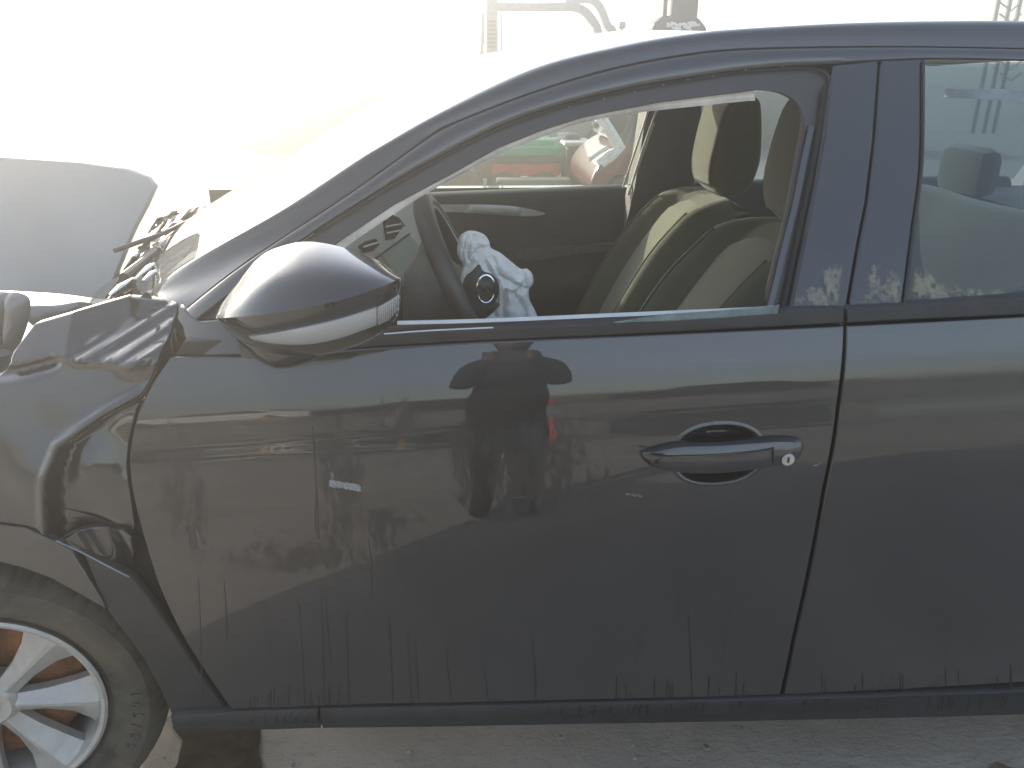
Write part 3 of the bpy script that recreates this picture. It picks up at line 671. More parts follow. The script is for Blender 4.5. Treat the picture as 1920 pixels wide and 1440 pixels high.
obj('far_window', fw, [tuple(range(len(fw)))], M['sideglass'], car, False)
fr = [un(1300, 346, YF+.1), un(1500, 342, YF+.1), un(1900, 335, YF+.1), un(2060, 120, YF), un(1318, 120, YF)]
obj('far_rear_window', fr, [tuple(range(len(fr)))], M['rearglass'], car, False)
# -- dashboard
pd = [un(x, y, Y) for x, y, Y in ((640, 452, .62), (770, 375, 1.2))]
DB = MB()
dash = []
for Y in np.linspace(.16, 1.6, 30):
    hump = .02*math.exp(-((Y-.42)/.15)**2)
    dash.append([np.array([x, Y, z+h*hump]) for x, z, h in ((-.66, 1.02, 0), (-.55, 1.055, .2), (-.44, 1.07, 1), (-.35, 1.065, 1.2), (-.33, 1.04, 1), (-.34, .97, .6), (-.34, .88, 0), (-.32, .80, 0), (-.40, .62, 0))])
loft('dashboard', dash, M['trim_grey'], car, raw=True, sharp=35)
# centre fascia: pale surround with vents and screen; faces the seats
def quad_at(name, pts, mat, th=.012, bev=0):
    return MB().prism([np.array(p) for p in pts], th, (1, 0, 0)).build(name, mat, car, False)
fas = [un(655, 452, .80), un(783, 374, 1.28), un(797, 415, 1.28), un(800, 500, .95), un(770, 540, .80), un(705, 500, .74)]
xf_ = -.19
def onx(px, py, X):
    d = cF*FPX + cR*(px-960) - cU*(py-720); return CC+(X-CC[0])/d[0]*d
def onp(px, py, off=0.0):
    d = cF*FPX + cR*(px-960) - cU*(py-720); n = np.array([1, -.157, 0.]); c0 = -.27-.157*.5+off
    return CC+(c0-CC@n)/(d@n)*d
def xpanel(name, pts, X, mat, th=.02, sub=None):
    return MB().prism([onp(x, y, X) for x, y in pts], th, (-1, 0, 0)).build(name, mat, sub or car, False)
xpanel('centre_fascia', [(640, 470), (700, 425), (778, 374), (786, 378), (800, 440), (802, 520), (775, 560), (748, 545), (690, 500)], 0, M['fascia'])
v1 = xpanel('air_vent', [(722, 412), (735, 402), (750, 412), (757, 424), (740, 448), (727, 450)], .006, M['gap'])
v2 = xpanel('air_vent', [(676, 462), (690, 452), (706, 448), (712, 458), (700, 470), (684, 474)], .006, M['gap'])
for v, pts in ((v1, [((724, 425), (752, 420)), ((726, 437), (750, 432))]), (v2, [((682, 463), (708, 455))])):
    for a, b in pts: MB().tube([onp(*a, .009), onp(*b, .009)], .0025, 6).build('vent_slat', M['silver_trim'], v)
MB().tube([onp(x, y, .009) for x, y in ((724, 410), (735, 402), (748, 410), (758, 424))], .003, 6).build('vent_surround', M['chrome'], car)
xpanel('display_screen', [(718, 478), (768, 440), (792, 468), (786, 492), (752, 522), (738, 510)], .008, M['screen'])
MB().tube([onp(x, y, .009) for x, y in ((700, 489), (715, 477), (768, 438))], .0025, 6).build('fascia_seam', M['gap'], car)
# steering column shroud
pillow('column_shroud', [(757, 522), (764, 505), (782, 478), (794, 440), (806, 420), (830, 450), (850, 490), (892, 520), (905, 560), (895, 610), (840, 640), (780, 640), (756, 600)], .45, .16, M['trim_grey'], car, res=.02)
# -- steering wheel
sw_c = un(866, 532, .43); tl = R(24)
ux = np.array([-math.sin(tl), 0, math.cos(tl)]); uy = np.array([0, 1.0, 0]); un_ = np.cross(uy, ux)   # normal toward the driver
ux = ux; nrm_ = np.array([math.cos(tl), 0, math.sin(tl)])
RW = .175
swr = bpy.data.objects.new('steering_wheel', None); col.objects.link(swr); swr.parent = car; swr.matrix_parent_inverse = Matrix.Translation(car.location).inverted()
def ring(c, r, u, v, n=48): return [c+u*math.cos(a)*r+v*math.sin(a)*r for a in np.linspace(0, 2*math.pi, n, endpoint=False)]
MB().tube(ring(sw_c, RW, ux, uy), .0200, 14, closed=True).build('wheel_grip', M['leather'], swr)
MB().tube(ring(sw_c+nrm_*.014, RW-.012, ux, uy), .003, 6, closed=True).build('grip_inlay', M['silver_trim'], swr)
for d_ in (uy, -uy, -ux):
    MB().tube([sw_c+d_*k+nrm_*z for k, z in ((RW-.01, 0), (.12, -.004), (.05, -.01))], [.016, .02, .03], 8, flat=.5).build('wheel_spoke', M['trim_grey'], swr)
hub_o = [(868, 590), (866, 545), (872, 520), (885, 508), (898, 496), (906, 508), (922, 514), (934, 528), (936, 550), (930, 566), (937, 572), (915, 594), (895, 600)]
pillow('airbag_cover', hub_o, .300, .045, M['plastic'], swr, res=.006)
ec = un(911, 542, .272); ez = np.array([0, 0, 1.0])*.97; ey = np.array([.85, .15, 0])
MB().tube([ec+ey*math.cos(a)*.020+ez*math.sin(a)*.027 for a in np.linspace(0, 2*math.pi, 28, endpoint=False)], .0019, 6, closed=True).tube([ec+ey*.019+ez*-.012, ec+ey*.004+ez*.004, ec+ey*-.001+ez*-.004, ec+ey*-.019+ez*.012], [.0006, .002, .002, .0006], 5).build('emblem', M['chrome'], swr)
pillow('deployed_airbag', [(857, 468), (861, 445), (874, 434), (890, 433), (908, 440), (917, 452), (921, 465), (938, 474), (958, 490), (976, 504), (988, 504), (998, 514), (1000, 530), (992, 544), (993, 562), (1003, 582), (1010, 604), (1000, 622), (930, 622), (895, 612), (872, 580), (864, 540), (864, 515), (869, 498), (861, 485)], .395, .05, M['bag'], swr, nz=.008, nsc=24, res=.0036, ridge=.030, seed=4, fd=.020, fw=.0055,
    folds=[[(876, 436), (868, 475), (866, 515)], [(892, 436), (876, 468), (880, 500), (872, 520)], [(921, 466), (898, 470), (880, 495), (866, 535)], [(926, 488), (936, 515), (960, 532), (988, 546)], [(910, 498), (926, 520), (934, 560), (925, 590)], [(978, 508), (986, 530), (972, 548)], [(946, 548), (942, 580), (950, 612)], [(964, 552), (984, 585), (990, 612)], [(900, 445), (914, 458)], [(940, 480), (960, 500), (974, 520)]])
# -- seats: face -X, recline
def seat(yc, T, L=.64, rec=R(30), w=.25, driver=False):
    s = bpy.data.objects.new('front_seat' if True else '', None); col.objects.link(s); s.parent = car; s.matrix_parent_inverse = Matrix.Translation(car.location).inverted()
    dx, dz = math.sin(rec), math.cos(rec); nx, nz = -dz, dx        # front normal
    def pos(u, v, f, ww):                                        # v: 0 bottom..1 top
        bend = .03*math.sin(v*math.pi); k = (v-1)*L
        return np.array([T[0]+dx*k+nx*(f+bend), yc+u*ww, T[1]+dz*k+nz*(f+bend)])
    rows = []
    for v in np.linspace(0, 1, 26):
        e = max(0, (v-.86)/.14); ww = w*(1-.30*e**2) if v > .5 else w*(1.0)
        ww *= 1-.10*sstep(.45, .9, v); th = .10*(1-.75*e**2.5)
        loop = []
        us = np.linspace(-1, 1, 25)
        for u in us:
            au = abs(u); bol = .062*sstep(.50, .80, au)*(1-.35*sstep(.6, 1, v))*(1-.9*e); rnd = -.07*max(0, (au-.84)/.16)**2.2
            loop.append(pos(u, v, bol+rnd+.5*th-.010*(1-e)*math.exp(-((au-.56)/.05)**2), ww))
        for u in us[::-1]: loop.append(pos(u*.97, v, -.5*th+.02*abs(u)**3, ww))
        rows.append(loop+[loop[0]])
    o = loft('backrest', rows, M['fab_light'], s, raw=True, sharp=70)
    bm = bmesh.new(); bm.from_mesh(o.data); bmesh.ops.remove_doubles(bm, verts=bm.verts, dist=.0005)
    f = [e for e in bm.edges if e.is_boundary]; bmesh.ops.holes_fill(bm, edges=f); bm.to_mesh(o.data); bm.free()
    rows = []
    for v in np.linspace(.04, .93, 20):
        e = max(0, (v-.80)/.13)
        rows.append([pos(u*.52*(1-.6*e*e), v, .5*.10+.006+.010*(1-abs(u)**4)-.03*e*e, w) for u in np.linspace(-1, 1, 17)])
    loft('seat_insert', rows, M['fab_mid'], s, raw=True, thick=.008)
    for sg in (-1, 1):                                            # piped seams along the bolsters
        MB().tube([pos(sg*.79, v, .5*.10+.062*(1-.35*sstep(.6, 1, v))-.001, w*(1-.10*sstep(.45, .9, v))) for v in np.linspace(.02, .86, 16)], .0035, 6).build('piping', M['fab_light'], s)
    # headrest: thick cushion, side outline extruded with rounded cheeks
    side = [(-.052, .13), (-.066, .10), (-.070, .02), (-.066, -.05), (-.048, -.098), (-.010, -.128), (.030, -.124), (.056, -.098), (.060, -.04), (.046, .03), (.026, .10), (.008, .135), (-.022, .143)]
    sp_ = spline([np.array(p) for p in side], 4, True); cz = np.array([-.005, .0]); hc = np.array([T[0]+.022, yc, T[1]+.135]); rows = []
    for yy, k in ((-.128, .55), (-.127, .78), (-.122, .92), (-.110, .985), (-.09, 1), (0, 1.0), (.09, 1), (.110, .985), (.122, .92), (.127, .78), (.128, .55)):
        rr = [cz+(p-cz)*k for p in sp_]; r_ = [hc+np.array([p[0]+.022*p[1]/.13-(.008*(1-(yy/.13)**2) if p[0] < 0 else 0), yy*(1-.16*sstep(0, -.13, p[1])), p[1]]) for p in rr]; rows.append(r_+[r_[0]])
    o = loft('headrest', rows, M['fab_light'], s, raw=True, sharp=80)
    bm = bmesh.new(); bm.from_mesh(o.data); bmesh.ops.remove_doubles(bm, verts=bm.verts, dist=.0005); bmesh.ops.holes_fill(bm, edges=[e for e in bm.edges if e.is_boundary]); bmesh.ops.recalc_face_normals(bm, faces=bm.faces); bm.to_mesh(o.data); bm.free()
    fr_ = [p for p in sp_ if p[0] < -.040 and -.115 < p[1] < .125]
    fr_ = sorted(fr_, key=lambda p: p[1])
    rows = [[hc+np.array([p[0]-.003+.022*p[1]/.13-.008*(1-(yy/.13)**2), yy*(1-.16*sstep(0, -.13, p[1])), p[1]]) for yy in np.linspace(-.108, .108, 11)] for p in resamp(fr_, 12)]
    loft('headrest_face', rows, M['fab_light'], s, raw=True, thick=.005)
    for yy in (-.111, .111): MB().tube([hc+np.array([p[0]-.002+.022*p[1]/.13, yy*(1-.16*sstep(0, -.13, p[1])), p[1]]) for p in resamp(fr_, 14)], .0022, 5).build('headrest_seam', M['fab_light'], s)
    for sg in (-1, 1): MB().tube([hc+np.array([.0, sg*.05, -.09]), np.array([T[0]-.01, yc+sg*.05, T[1]-.03])], .006, 8).build('headrest_post', M['chrome'], s)
    MB().box((T[0]-.005, yc, T[1]-.004), (.03, .12, .014), bev=.005).build('headrest_guide', M['plastic'], s)
    cush = []
    for v in np.linspace(0, 1, 12):
        cush.append([np.array([T[0]-L*dx-.02-.5*v, yc+u*w, T[1]-L*dz-.03+.03*v+.05*sstep(.5, .85, abs(u))-.06*max(0, (v-.85)/.15)**2-.05*max(0, (abs(u)-.85)/.15)**2]) for u in np.linspace(-1, 1, 17)])
    loft('seat_cushion', cush, M['fab_light'], s, raw=True, thick=.05)
    return s
seat(1.20, (.725, 1.095)); seat(.50, (.70, 1.115))
# rear bench
rows = []
for v in np.linspace(0, 1, 14):
    rows.append([np.array([1.28+.22*v-.03*math.sin(3*v)+.02*math.cos(Y*9), Y, .62+.46*v-.02*max(0, (v-.85)/.15)**2]) for Y in np.linspace(.2, 1.56, 30)])
loft('rear_backrest', rows, M['rearfab'], car, raw=True, thick=.08)
for y in (.45, .88, 1.3):
    MB().box((1.53, y, 1.15), (.085, .24, .15), bev=.041).build('rear_headrest', M['rearfab'], car)
loft('rear_cushion', [[np.array([x, Y, .60-.04*((x-1.15)/.3)**2]) for Y in np.linspace(.2, 1.56, 20)] for x in np.linspace(.88, 1.42, 10)], M['fab'], car, raw=True, thick=.08)
MB().box((1.9, .88, 1.05), (.7, 1.3, .05)).build('parcel_shelf', M['plastic'], car, False)
flat('far_header_trim', [(1776, 182), (1782, 166), (1920, 168), (2000, 172), (2000, 194), (1900, 190)], 1.3, .02, M['trim_light'], sm=0)
# seat belt on the near pillar
# -- door handle and lock
hb = [(1200, 850), (1206, 842), (1236, 833), (1270, 826), (1347, 822), (1430, 817), (1470, 816), (1497, 820), (1506, 832), (1501, 848), (1488, 861), (1430, 871), (1347, 881), (1270, 881), (1225, 873), (1206, 862)]
S_h = lambda x, z: S_side(x, z)
P = spline(hb, 4, True); cen = uns(1350, 850, S_side)
V = []; F = []; n = len(P); rings_ = [(1.0, .004), (1.0, -.006), (.97, -.013), (.86, -.020), (.5, -.0235), (.05, -.024)]
for k, o_ in rings_:
    for p in P:
        q = np.array([1350, 849.])+(p-np.array([1350, 849.]))*np.array([k if k < .5 else 1-(1-k)*.5, k]); r_ = uns(q[0], q[1], S_side); V.append(r_+np.array([0, o_+.006*abs((q[0]-1350)/150)**2, 0]))
m_ = len(rings_)
F = [(i*n+k, i*n+(k+1) % n, (i+1)*n+(k+1) % n, (i+1)*n+k) for i in range(m_-1) for k in range(n)]+[tuple((m_-1)*n+k for k in range(n))]
hd = obj('door_handle', V, F, M['clean_paint'], door, True, sharp=35)
ribbon('handle_crease', [(1207, 853), (1260, 856), (1350, 852), (1420, 846), (1450, 842)], 3, S_side, M['clean_paint'], door, off=-.024, h=.002)
ribbon('handle_joint', [(1450, 838), (1449, 868)], 2, S_side, M['gap'], door, off=-.022, h=.001)
lc = uns(1467, 849, S_side)+np.array([0, -.0265, 0])
def disc(c, r, th, n=28, ay=(1, 0, 0), az=(0, 0, 1), ax=(0, 1, 0)):
    a, b = np.array(ay), np.array(az); return MB().prism([c+a*math.cos(t)*r+b*math.sin(t)*r for t in np.linspace(0, 2*math.pi, n, endpoint=False)], th, ax)
lk = disc(lc, .0108, .008).build('lock_cylinder', M['chrome'], door, False); disc(lc+np.array([0, -.0003, 0]), .0088, .004).build('lock_face', simple('brushed_lock_face', (.66, .60, .54), .4, .6), door, False)
MB().box(lc+np.array([0, -.0008, 0]), (.0028, .002, .0095)).build('keyhole', M['plastic'], door, False)
# raised lip round the handle cup
lip = [(1347+88*math.copysign(abs(math.cos(a))**.87, math.cos(a)), 853+55*math.copysign(abs(math.sin(a))**.87, math.sin(a))-.05*85*math.cos(a)) for a in np.linspace(0, 2*math.pi, 40)]

# -- door mirror
mirr = bpy.data.objects.new('door_mirror', None); col.objects.link(mirr); mirr.parent = car; mirr.matrix_parent_inverse = Matrix.Translation(car.location).inverted()
ML = [(404, 595), (412, 575), (432, 548), (448, 530), (470, 497), (500, 472), (548, 455), (580, 452), (612, 455), (655, 465), (702, 484), (737, 507), (752, 520), (756, 540), (754, 560), (750, 580), (738, 602), (712, 624), (670, 645), (620, 658), (570, 666), (515, 664), (470, 650), (432, 626)]
def shell(name, outl, Yc, prof, cen, mat, parent, k0=0):
    """rounded housing: outline ring at depth Yc shrinking toward a crown nearer the viewer"""
    P = spline(outl, 4, True); n = len(P); V = []; cen = np.array(cen, float)
    for k, dy in prof:
        for p in P: V.append(un(*(cen+(p-cen)*k), Yc+dy))
    m = len(prof); F = [(i*n+j, i*n+(j+1) % n, (i+1)*n+(j+1) % n, (i+1)*n+j) for i in range(m-1) for j in range(n)]
    F.append(tuple((m-1)*n+j for j in range(n)))
    return obj(name, V, F, mat, parent, True, sharp=50)
prof = [(.80, .075), (.97, .045), (1.0, .02)]+[(math.cos(a)**.8, .02-.12*math.sin(a)**.9) for a in np.linspace(.12, 1.52, 16)]
seamY = lambda x: float(np.interp(x, [404, 470, 540, 640, 710, 754], [594, 590, 581, 561, 538, 517]))
capO = [p for p in ML if p[1] < seamY(p[0])+2]
# one smooth body, split along the seam into painted cap and lower housing
def mirror_body():
    P = spline(ML, 5, True); n = len(P); cen = np.array([585, 598.]); pts = []
    allV = []
    for k, dy in prof: allV.append([(cen+(p-cen)*k, dy) for p in P])
    V = [un(*q, -.12+dy) for r in allV for q, dy in r]; pxs = [q for r in allV for q, dy in r]; m = len(prof)
    FF = [(i*n+j, i*n+(j+1) % n, (i+1)*n+(j+1) % n, (i+1)*n+j) for i in range(m-1) for j in range(n)]+[tuple((m-1)*n+j for j in range(n))]
    return V, FF, pxs
mtop = [(404, 595), (412, 576), (430, 550), (448, 528), (472, 496), (504, 470), (548, 455), (580, 452), (612, 455), (655, 465), (702, 484), (737, 506), (754, 519)]
mseam = [(404, 595), (470, 591), (540, 582), (640, 561), (710, 538), (754, 519)]
mbot = [(404, 595), (428, 624), (468, 649), (515, 666), (570, 670), (620, 663), (670, 648), (712, 627), (738, 604), (750, 580), (756, 550), (754, 519)]
NM = 64
def curve(pl):
    P = spline(pl, 6); xs = [p[0] for p in P]; L = resamp(P, 400); u = 404+350*(1-np.cos(np.linspace(0, math.pi, NM)))/2
    if pl is mbot:
        return resamp(P, NM)
    return [np.array([x, float(np.interp(x, xs, [p[1] for p in P]))]) for x in u]
cT, cS, cB = curve(mtop), curve(mseam), curve(mbot)
def mdep(i): t_ = i/(NM-1); return .125*math.sin(math.pi*t_)**.55
def mrows(A, B, fn, ks): return [[un(*(a*(1-k)+b*k), -.085-mdep(i)*fn(k)) for i, (a, b) in enumerate(zip(A, B))] for k in ks]
kk = 1-np.cos(np.linspace(0, 1, 15)*math.pi/2)
capf = lambda k: .05+.95*(.62*(1-(1-k)**3.2)+.38*k)
lowf = lambda k: .99-.10*k-.86*k**3
back = [un(*(np.array([585, 560])+(p-np.array([585, 560]))*.9), -.045) for p in cT]
rows_c = [back]+mrows(cT, cS, capf, kk)
backb = [un(*(np.array([585, 560])+(p-np.array([585, 560]))*.9), -.045) for p in cB]
rows_l = mrows(cS, cB, lowf, np.linspace(0, 1, 18)**.8)+[backb]
loft('mirror_cap', [[p+np.array([0, -.0025, -.0005]) for p in r] for r in rows_c], M['clean_paint'], mirr, raw=True, sharp=60)
loft('mirror_housing', rows_l, M['gloss'], mirr, raw=True, sharp=60)
V = [tuple(p) for r in rows_l for p in r]; FF = [(i*NM+k, i*NM+k+1, (i+1)*NM+k+1, (i+1)*NM+k) for i in range(len(rows_l)-1) for k in range(NM-1)]
obj('mirror_glass_carrier', [un(590+.86*(p[0]-590), 560+.86*(p[1]-560), -.05) for p in ML], [tuple(range(len(ML)))], M['plastic'], mirr, False)
# indicator: lens band on the lower housing (ray-cast style: use the body depth)
from mathutils.bvhtree import BVHTree
bvh = BVHTree.FromPolygons([Vector(v) for v in V], FF)
def on_mirror(px, py, off=.003):
    d = Vector(cF*FPX + cR*(px-960) - cU*(py-720)).normalized(); h = bvh.ray_cast(Vector(CC), d)
    if h[0] is None: return un(px, py, -.13)
    return np.array(h[0]-d*off)
def mstrip(name, top, bot, mat, off=.003, n=28, th=.0):
    a = resamp(spline(top, 5), n); b = resamp(spline(bot, 5), n)
    rows = [[on_mirror(*p, off=0) for p in a]]+[[on_mirror(*(p*(1-k)+q*k), off=off) for p, q in zip(a, b)] for k in (.06, .35, .65, .94)]+[[on_mirror(*p, off=0) for p in b]]
    return loft(name, rows, mat, mirr, raw=True, sharp=50)
mstrip('indicator_lens', [(466, 631), (520, 622), (580, 610), (640, 596), (706, 575)], [(474, 638), (520, 646), (580, 646), (640, 634), (706, 610)], M['lens'], off=.006)
M['lens_rib'] = simple('ribbed_lens', (.5, .47, .44), .2, .4, coat=1)
mstrip('indicator_end', [(707, 577), (730, 565), (751, 551)], [(707, 610), (730, 600), (751, 572)], M['lens_rib'])
for k in range(11):
    x = 711+k*3.6; yt = np.interp(x, [707, 730, 751], [577, 565, 551]); yb = np.interp(x, [707, 730, 751], [610, 600, 572])
    MB().tube([on_mirror(x, yt+1), on_mirror(x-.6, (yt+yb)/2, .0045), on_mirror(x, yb-1)], .0009, 5).build('lens_rib', M['lens'], mirr)
# mirror foot
shell('mirror_foot', [(440, 628), (520, 655), (580, 655), (600, 668), (565, 684), (530, 692), (500, 686), (465, 662)], -.06, [(1, .12), (1, 0), (.96, -.02), (.8, -.034), (.4, -.042)], (525, 666), M['gloss'], mirr)
MB().box(un(520, 628, .02), (.09, .14, .04), bev=.015).build('mirror_arm', M['gloss'], mirr)

# -- front wheel (steered), tyre, rim, disc
wh = bpy.data.objects.new('front_wheel', None); col.objects.link(wh); wh.parent = car; wh.matrix_parent_inverse = Matrix.Translation(car.location).inverted()
wc = np.array([-.932, .072, .300]); STEER = R(12)
WM = Matrix.Translation(Vector(wc)) @ Matrix.Rotation(STEER, 4, 'Z') @ Matrix.Diagonal((1.025, 1, 1.025, 1))
def lathe(prof, n=96, mod=None):
    mb = MB(); V = []; m = len(prof)
    for i in range(n):
        a = 2*math.pi*i/n
        for j, (r, y) in enumerate(prof):
            rr = r+(mod(a, j, r, y) if mod else 0); V.append((rr*math.cos(a), y, rr*math.sin(a)))
    F = [(i*m+j, ((i+1) % n)*m+j, ((i+1) % n)*m+j+1, i*m+j+1) for i in range(n) for j in range(m-1)]
    mb.add(V, F); return mb
TR = .325
def tmod(a, j, r, y):
    return -.005 if (r > TR-.022 and (int(a/(2*math.pi)*288) % 4 == 0)) else 0
tprof = [(.202, -.002), (.209, -.004), (.214, -.014), (.226, -.025), (.240, -.031), (.262, -.034), (.278, -.032), (.281, -.029), (.290, -.024), (.299, -.013), (.305, .002), (.309, .02), (.310, .05), (.303, .052), (.303, .058), (.310, .06), (.310, .10), (.303, .102), (.303, .108), (.310, .11), (.305, .16), (.286, .19), (.21, .18)]
def tmod2(a, j, r, y): return -.005 if (r > .289 and (int(a/(2*math.pi)*288) % 4 == 0)) else 0
lathe(tprof, 288, tmod2).xf(WM).build('tyre', M['tyre'], wh, sharp=28)
WR_ = WM @ Matrix.Diagonal((.912, 1, .912, 1))
lathe([(.216, .17), (.212, .03), (.215, .0), (.222, -.010), (.222, -.014), (.216, -.017), (.208, -.013), (.201, .002), (.195, .04), (.192, .16)], 96).xf(WR_).build('rim_barrel', M['alloy'], wh, sharp=35)
sp = MB()
for k in range(7):
    A = R(-7)+k*2*math.pi/7; u = np.array([math.cos(A), 0, math.sin(A)]); v = np.array([-math.sin(A), 0, math.cos(A)]); sec = []
    for r, hw, yt, ye in ((.030, .024, .006, .012), (.055, .022, .005, .016), (.10, .026, .000, .019), (.15, .039, -.004, .019), (.182, .054, -.007, .013), (.205, .072, -.009, .004)):
        c = u*r
        sec.append([c-v*hw+np.array([0, ye+.02, 0]), c-v*hw+np.array([0, ye, 0]), c-v*hw*.10+np.array([0, yt, 0]), c+v*hw*.10+np.array([0, yt, 0]), c+v*hw+np.array([0, ye, 0]), c+v*hw+np.array([0, ye+.02, 0])])
    sp.add([p for s_ in sec for p in s_], [(i*6+j, i*6+j+1, (i+1)*6+j+1, (i+1)*6+j) for i in range(5) for j in range(5)])
    o = MB(); o.V = [x for x in sp.V]; o.F = list(sp.F); sp = MB(); o.xf(WR_).build('spoke', M['alloy'], wh, sharp=20)
lathe([(.0, .0), (.018, .0), (.0195, .003), (.024, .003), (.040, .001), (.052, .012), (.055, .03), (.055, .06)], 48).xf(WR_).build('hub_centre', M['alloy'], wh, sharp=30)
lathe([(.0, -.001), (.016, -.001), (.018, .001), (.0185, .004)], 32).xf(WR_).build('hub_cap', M['greymetal'], wh)
lathe([(.05, .065), (.07, .058), (.150, .058), (.152, .062), (.152, .075), (.05, .075)], 64).xf(WM).build('brake_disc', M['rust'], wh, sharp=30)
lathe([(.0, .11), (.27, .11)], 32).xf(WM).build('wheel_back', M['gap'], wh)
MB().box((.10, .055, .05), (.07, .05, .14), bev=.015).xf(WM @ Matrix.Rotation(R(170), 4, 'Y')).build('brake_caliper', M['darkmetal'], wh)
# moulded size marking on the sidewall
def text3d(body, size, Mx, mat, parent, name='lettering', ext=.0022):
    cu = bpy.data.curves.new(name, 'FONT'); cu.body = body; cu.size = size; cu.extrude = ext; cu.align_x = 'CENTER'; cu.align_y = 'CENTER'
    t_ = bpy.data.objects.new(name, cu); me = bpy.data.meshes.new_from_object(t_); bpy.data.objects.remove(t_)
    me.materials.clear(); me.materials.append(mat); me.transform(Mx); o = bpy.data.objects.new(name, me); col.objects.link(o); attach(o, parent); return o
M['letter'] = simple('moulded_rubber_lettering', (.10, .095, .08), .7)
for i, ch in enumerate('195/55'):
    A = R(1-i*5.5); text3d(ch, .028, WM @ Matrix.Rotation(-A, 4, 'Y') @ Matrix.Translation((.258, -.0345, 0)) @ Matrix.Rotation(R(-90), 4, 'Y') @ Matrix.Rotation(R(90), 4, 'X'), M['letter'], wh)
# rear wheel
rw = bpy.data.objects.new('rear_wheel', None); col.objects.link(rw); rw.parent = car; rw.matrix_parent_inverse = Matrix.Translation(car.location).inverted()
WR = Matrix.Translation((1.67, .06, .325))
lathe(tprof, 96).xf(WR).build('tyre', M['tyre'], rw, sharp=28)
lathe([(.0, .01), (.05, .0), (.19, .004), (.205, -.013), (.209, -.006), (.2, .1)], 64).xf(WR).build('rim', M['alloy'], rw, sharp=30)

# -- raised crumpled bonnet, cowl, exposed nose parts
S_hood = lambda x, z: .62+.55*(z-1.0)+.25*(x+.8)+.02*math.sin(x*9+z*4)+.03*max(0, x+.85)
hood = panel('bonnet', [(-420, 230), (-200, 270), (0, 296), (150, 306), (235, 318), (275, 335), (288, 352), (272, 388), (252, 425), (238, 455), (225, 490), (208, 530), (194, 562), (120, 552), (0, 545), (-300, 545), (-420, 400)], S_hood, M['veiled_bonnet'], car, res=.02, thick=.03)
# cowl / wiper tray seen through the lower windscreen: buckled black plastic with bright cracks
def cow(px, py, z): return ung(px, py, z)
rows = []
for k in np.linspace(0, 1, 26):
    r = []
    for s in np.linspace(0, 1, 40):
        a = np.array([196, 560])*(1-s)+np.array([300, 400])*s; b = np.array([262, 560])*(1-s)+np.array([470, 372])*s
        p = a*(1-k)+b*k; r.append(cow(p[0], p[1], 1.045+.022*mnoise.noise(Vector((s*9, k*14, 2)))+.012*mnoise.noise(Vector((s*30, k*30, 5)))-.02*k))
    rows.append(r)
loft('cowl_panel', rows, M['plastic'], car, raw=True, sharp=25)
random.seed(3); mb = MB(); mb2 = MB()
for i in range(26):
    s = random.random(); k = random.random(); a = np.array([200, 555])*(1-s)+np.array([330, 410])*s; p = a+np.array([70, 10])*k
    L = random.uniform(18, 70); dv = np.array([.8, -.6])*L; q = p+dv; zz = 1.07+random.uniform(-.01, .02)
    if q[1] < 385 or q[0] > 430: continue
    (mb if i % 3 else mb2).tube([cow(*p, zz), cow(*((p+q)/2+np.array([random.uniform(-5, 5), random.uniform(-4, 4)])), zz+.008), cow(*q, zz-.005)], [.003, .006, .002], 5, flat=.5)
mb.build('cowl_fragment', M['darkmetal'], car)['kind'] = 'stuff'; mb2.build('cracked_plastic_shard', M['whitemetal'], car)['kind'] = 'stuff'
MB().tube([cow(232, 520, 1.08), cow(300, 465, 1.09), cow(390, 398, 1.10)], [.009, .007, .004], 8).tube([cow(215, 470, 1.09), cow(300, 440, 1.10), cow(432, 378, 1.12)], .005, 6).build('wiper_arm', M['plastic'], car)
# headlamp remains behind the wing
pillow('headlamp_housing', [(-40, 560), (14, 548), (22, 575), (20, 610), (8, 650), (30, 660), (20, 700), (-60, 720), (-90, 620)], .42, .10, M['headlamp'], car, res=.02)
pillow('radiator_bracket', [(14, 550), (52, 556), (56, 590), (40, 640), (24, 662), (6, 640), (8, 590)], .34, .05, M['headlamp'], car, res=.015)
MB().box((-1.0, .75, .62), (.7, 1.1, .55), bev=.05).build('engine_block', M['darkmetal'], car)
pillow('crossmember', [(50, 575), (106, 572), (150, 566), (176, 572), (150, 582), (95, 606), (66, 612), (50, 598)], .42, .02, M['headlamp'], car, nz=.01, res=.012)

# ------------------------------------------------------------------ things beyond the car
# low concrete block wall
wall = thing('block_wall', 'low sunlit wall of pale concrete blocks across the back of the yard', 'wall', (0, 16.2, 0))
bme = MB().box((0, 0, 0), (.588, .18, .182), bev=.008).build('block', M['concrete'], wall, False)
first = True
for r in range(6):
    for i in range(34):
        x = -11.5+i*.60+(.30 if r % 2 else 0)
        if x > 9.5: continue
        if first: b_ = bme; first = False
        else: b_ = bme.copy(); col.objects.link(b_)
        b_.parent = wall; b_.matrix_parent_inverse = Matrix(); b_.location = (x, random.uniform(-.004, .004), .095+r*.192)
MB().box((-1.3, 16.2, .57), (20.8, .12, 1.12)).build('mortar_core', M['concrete'], wall, False)
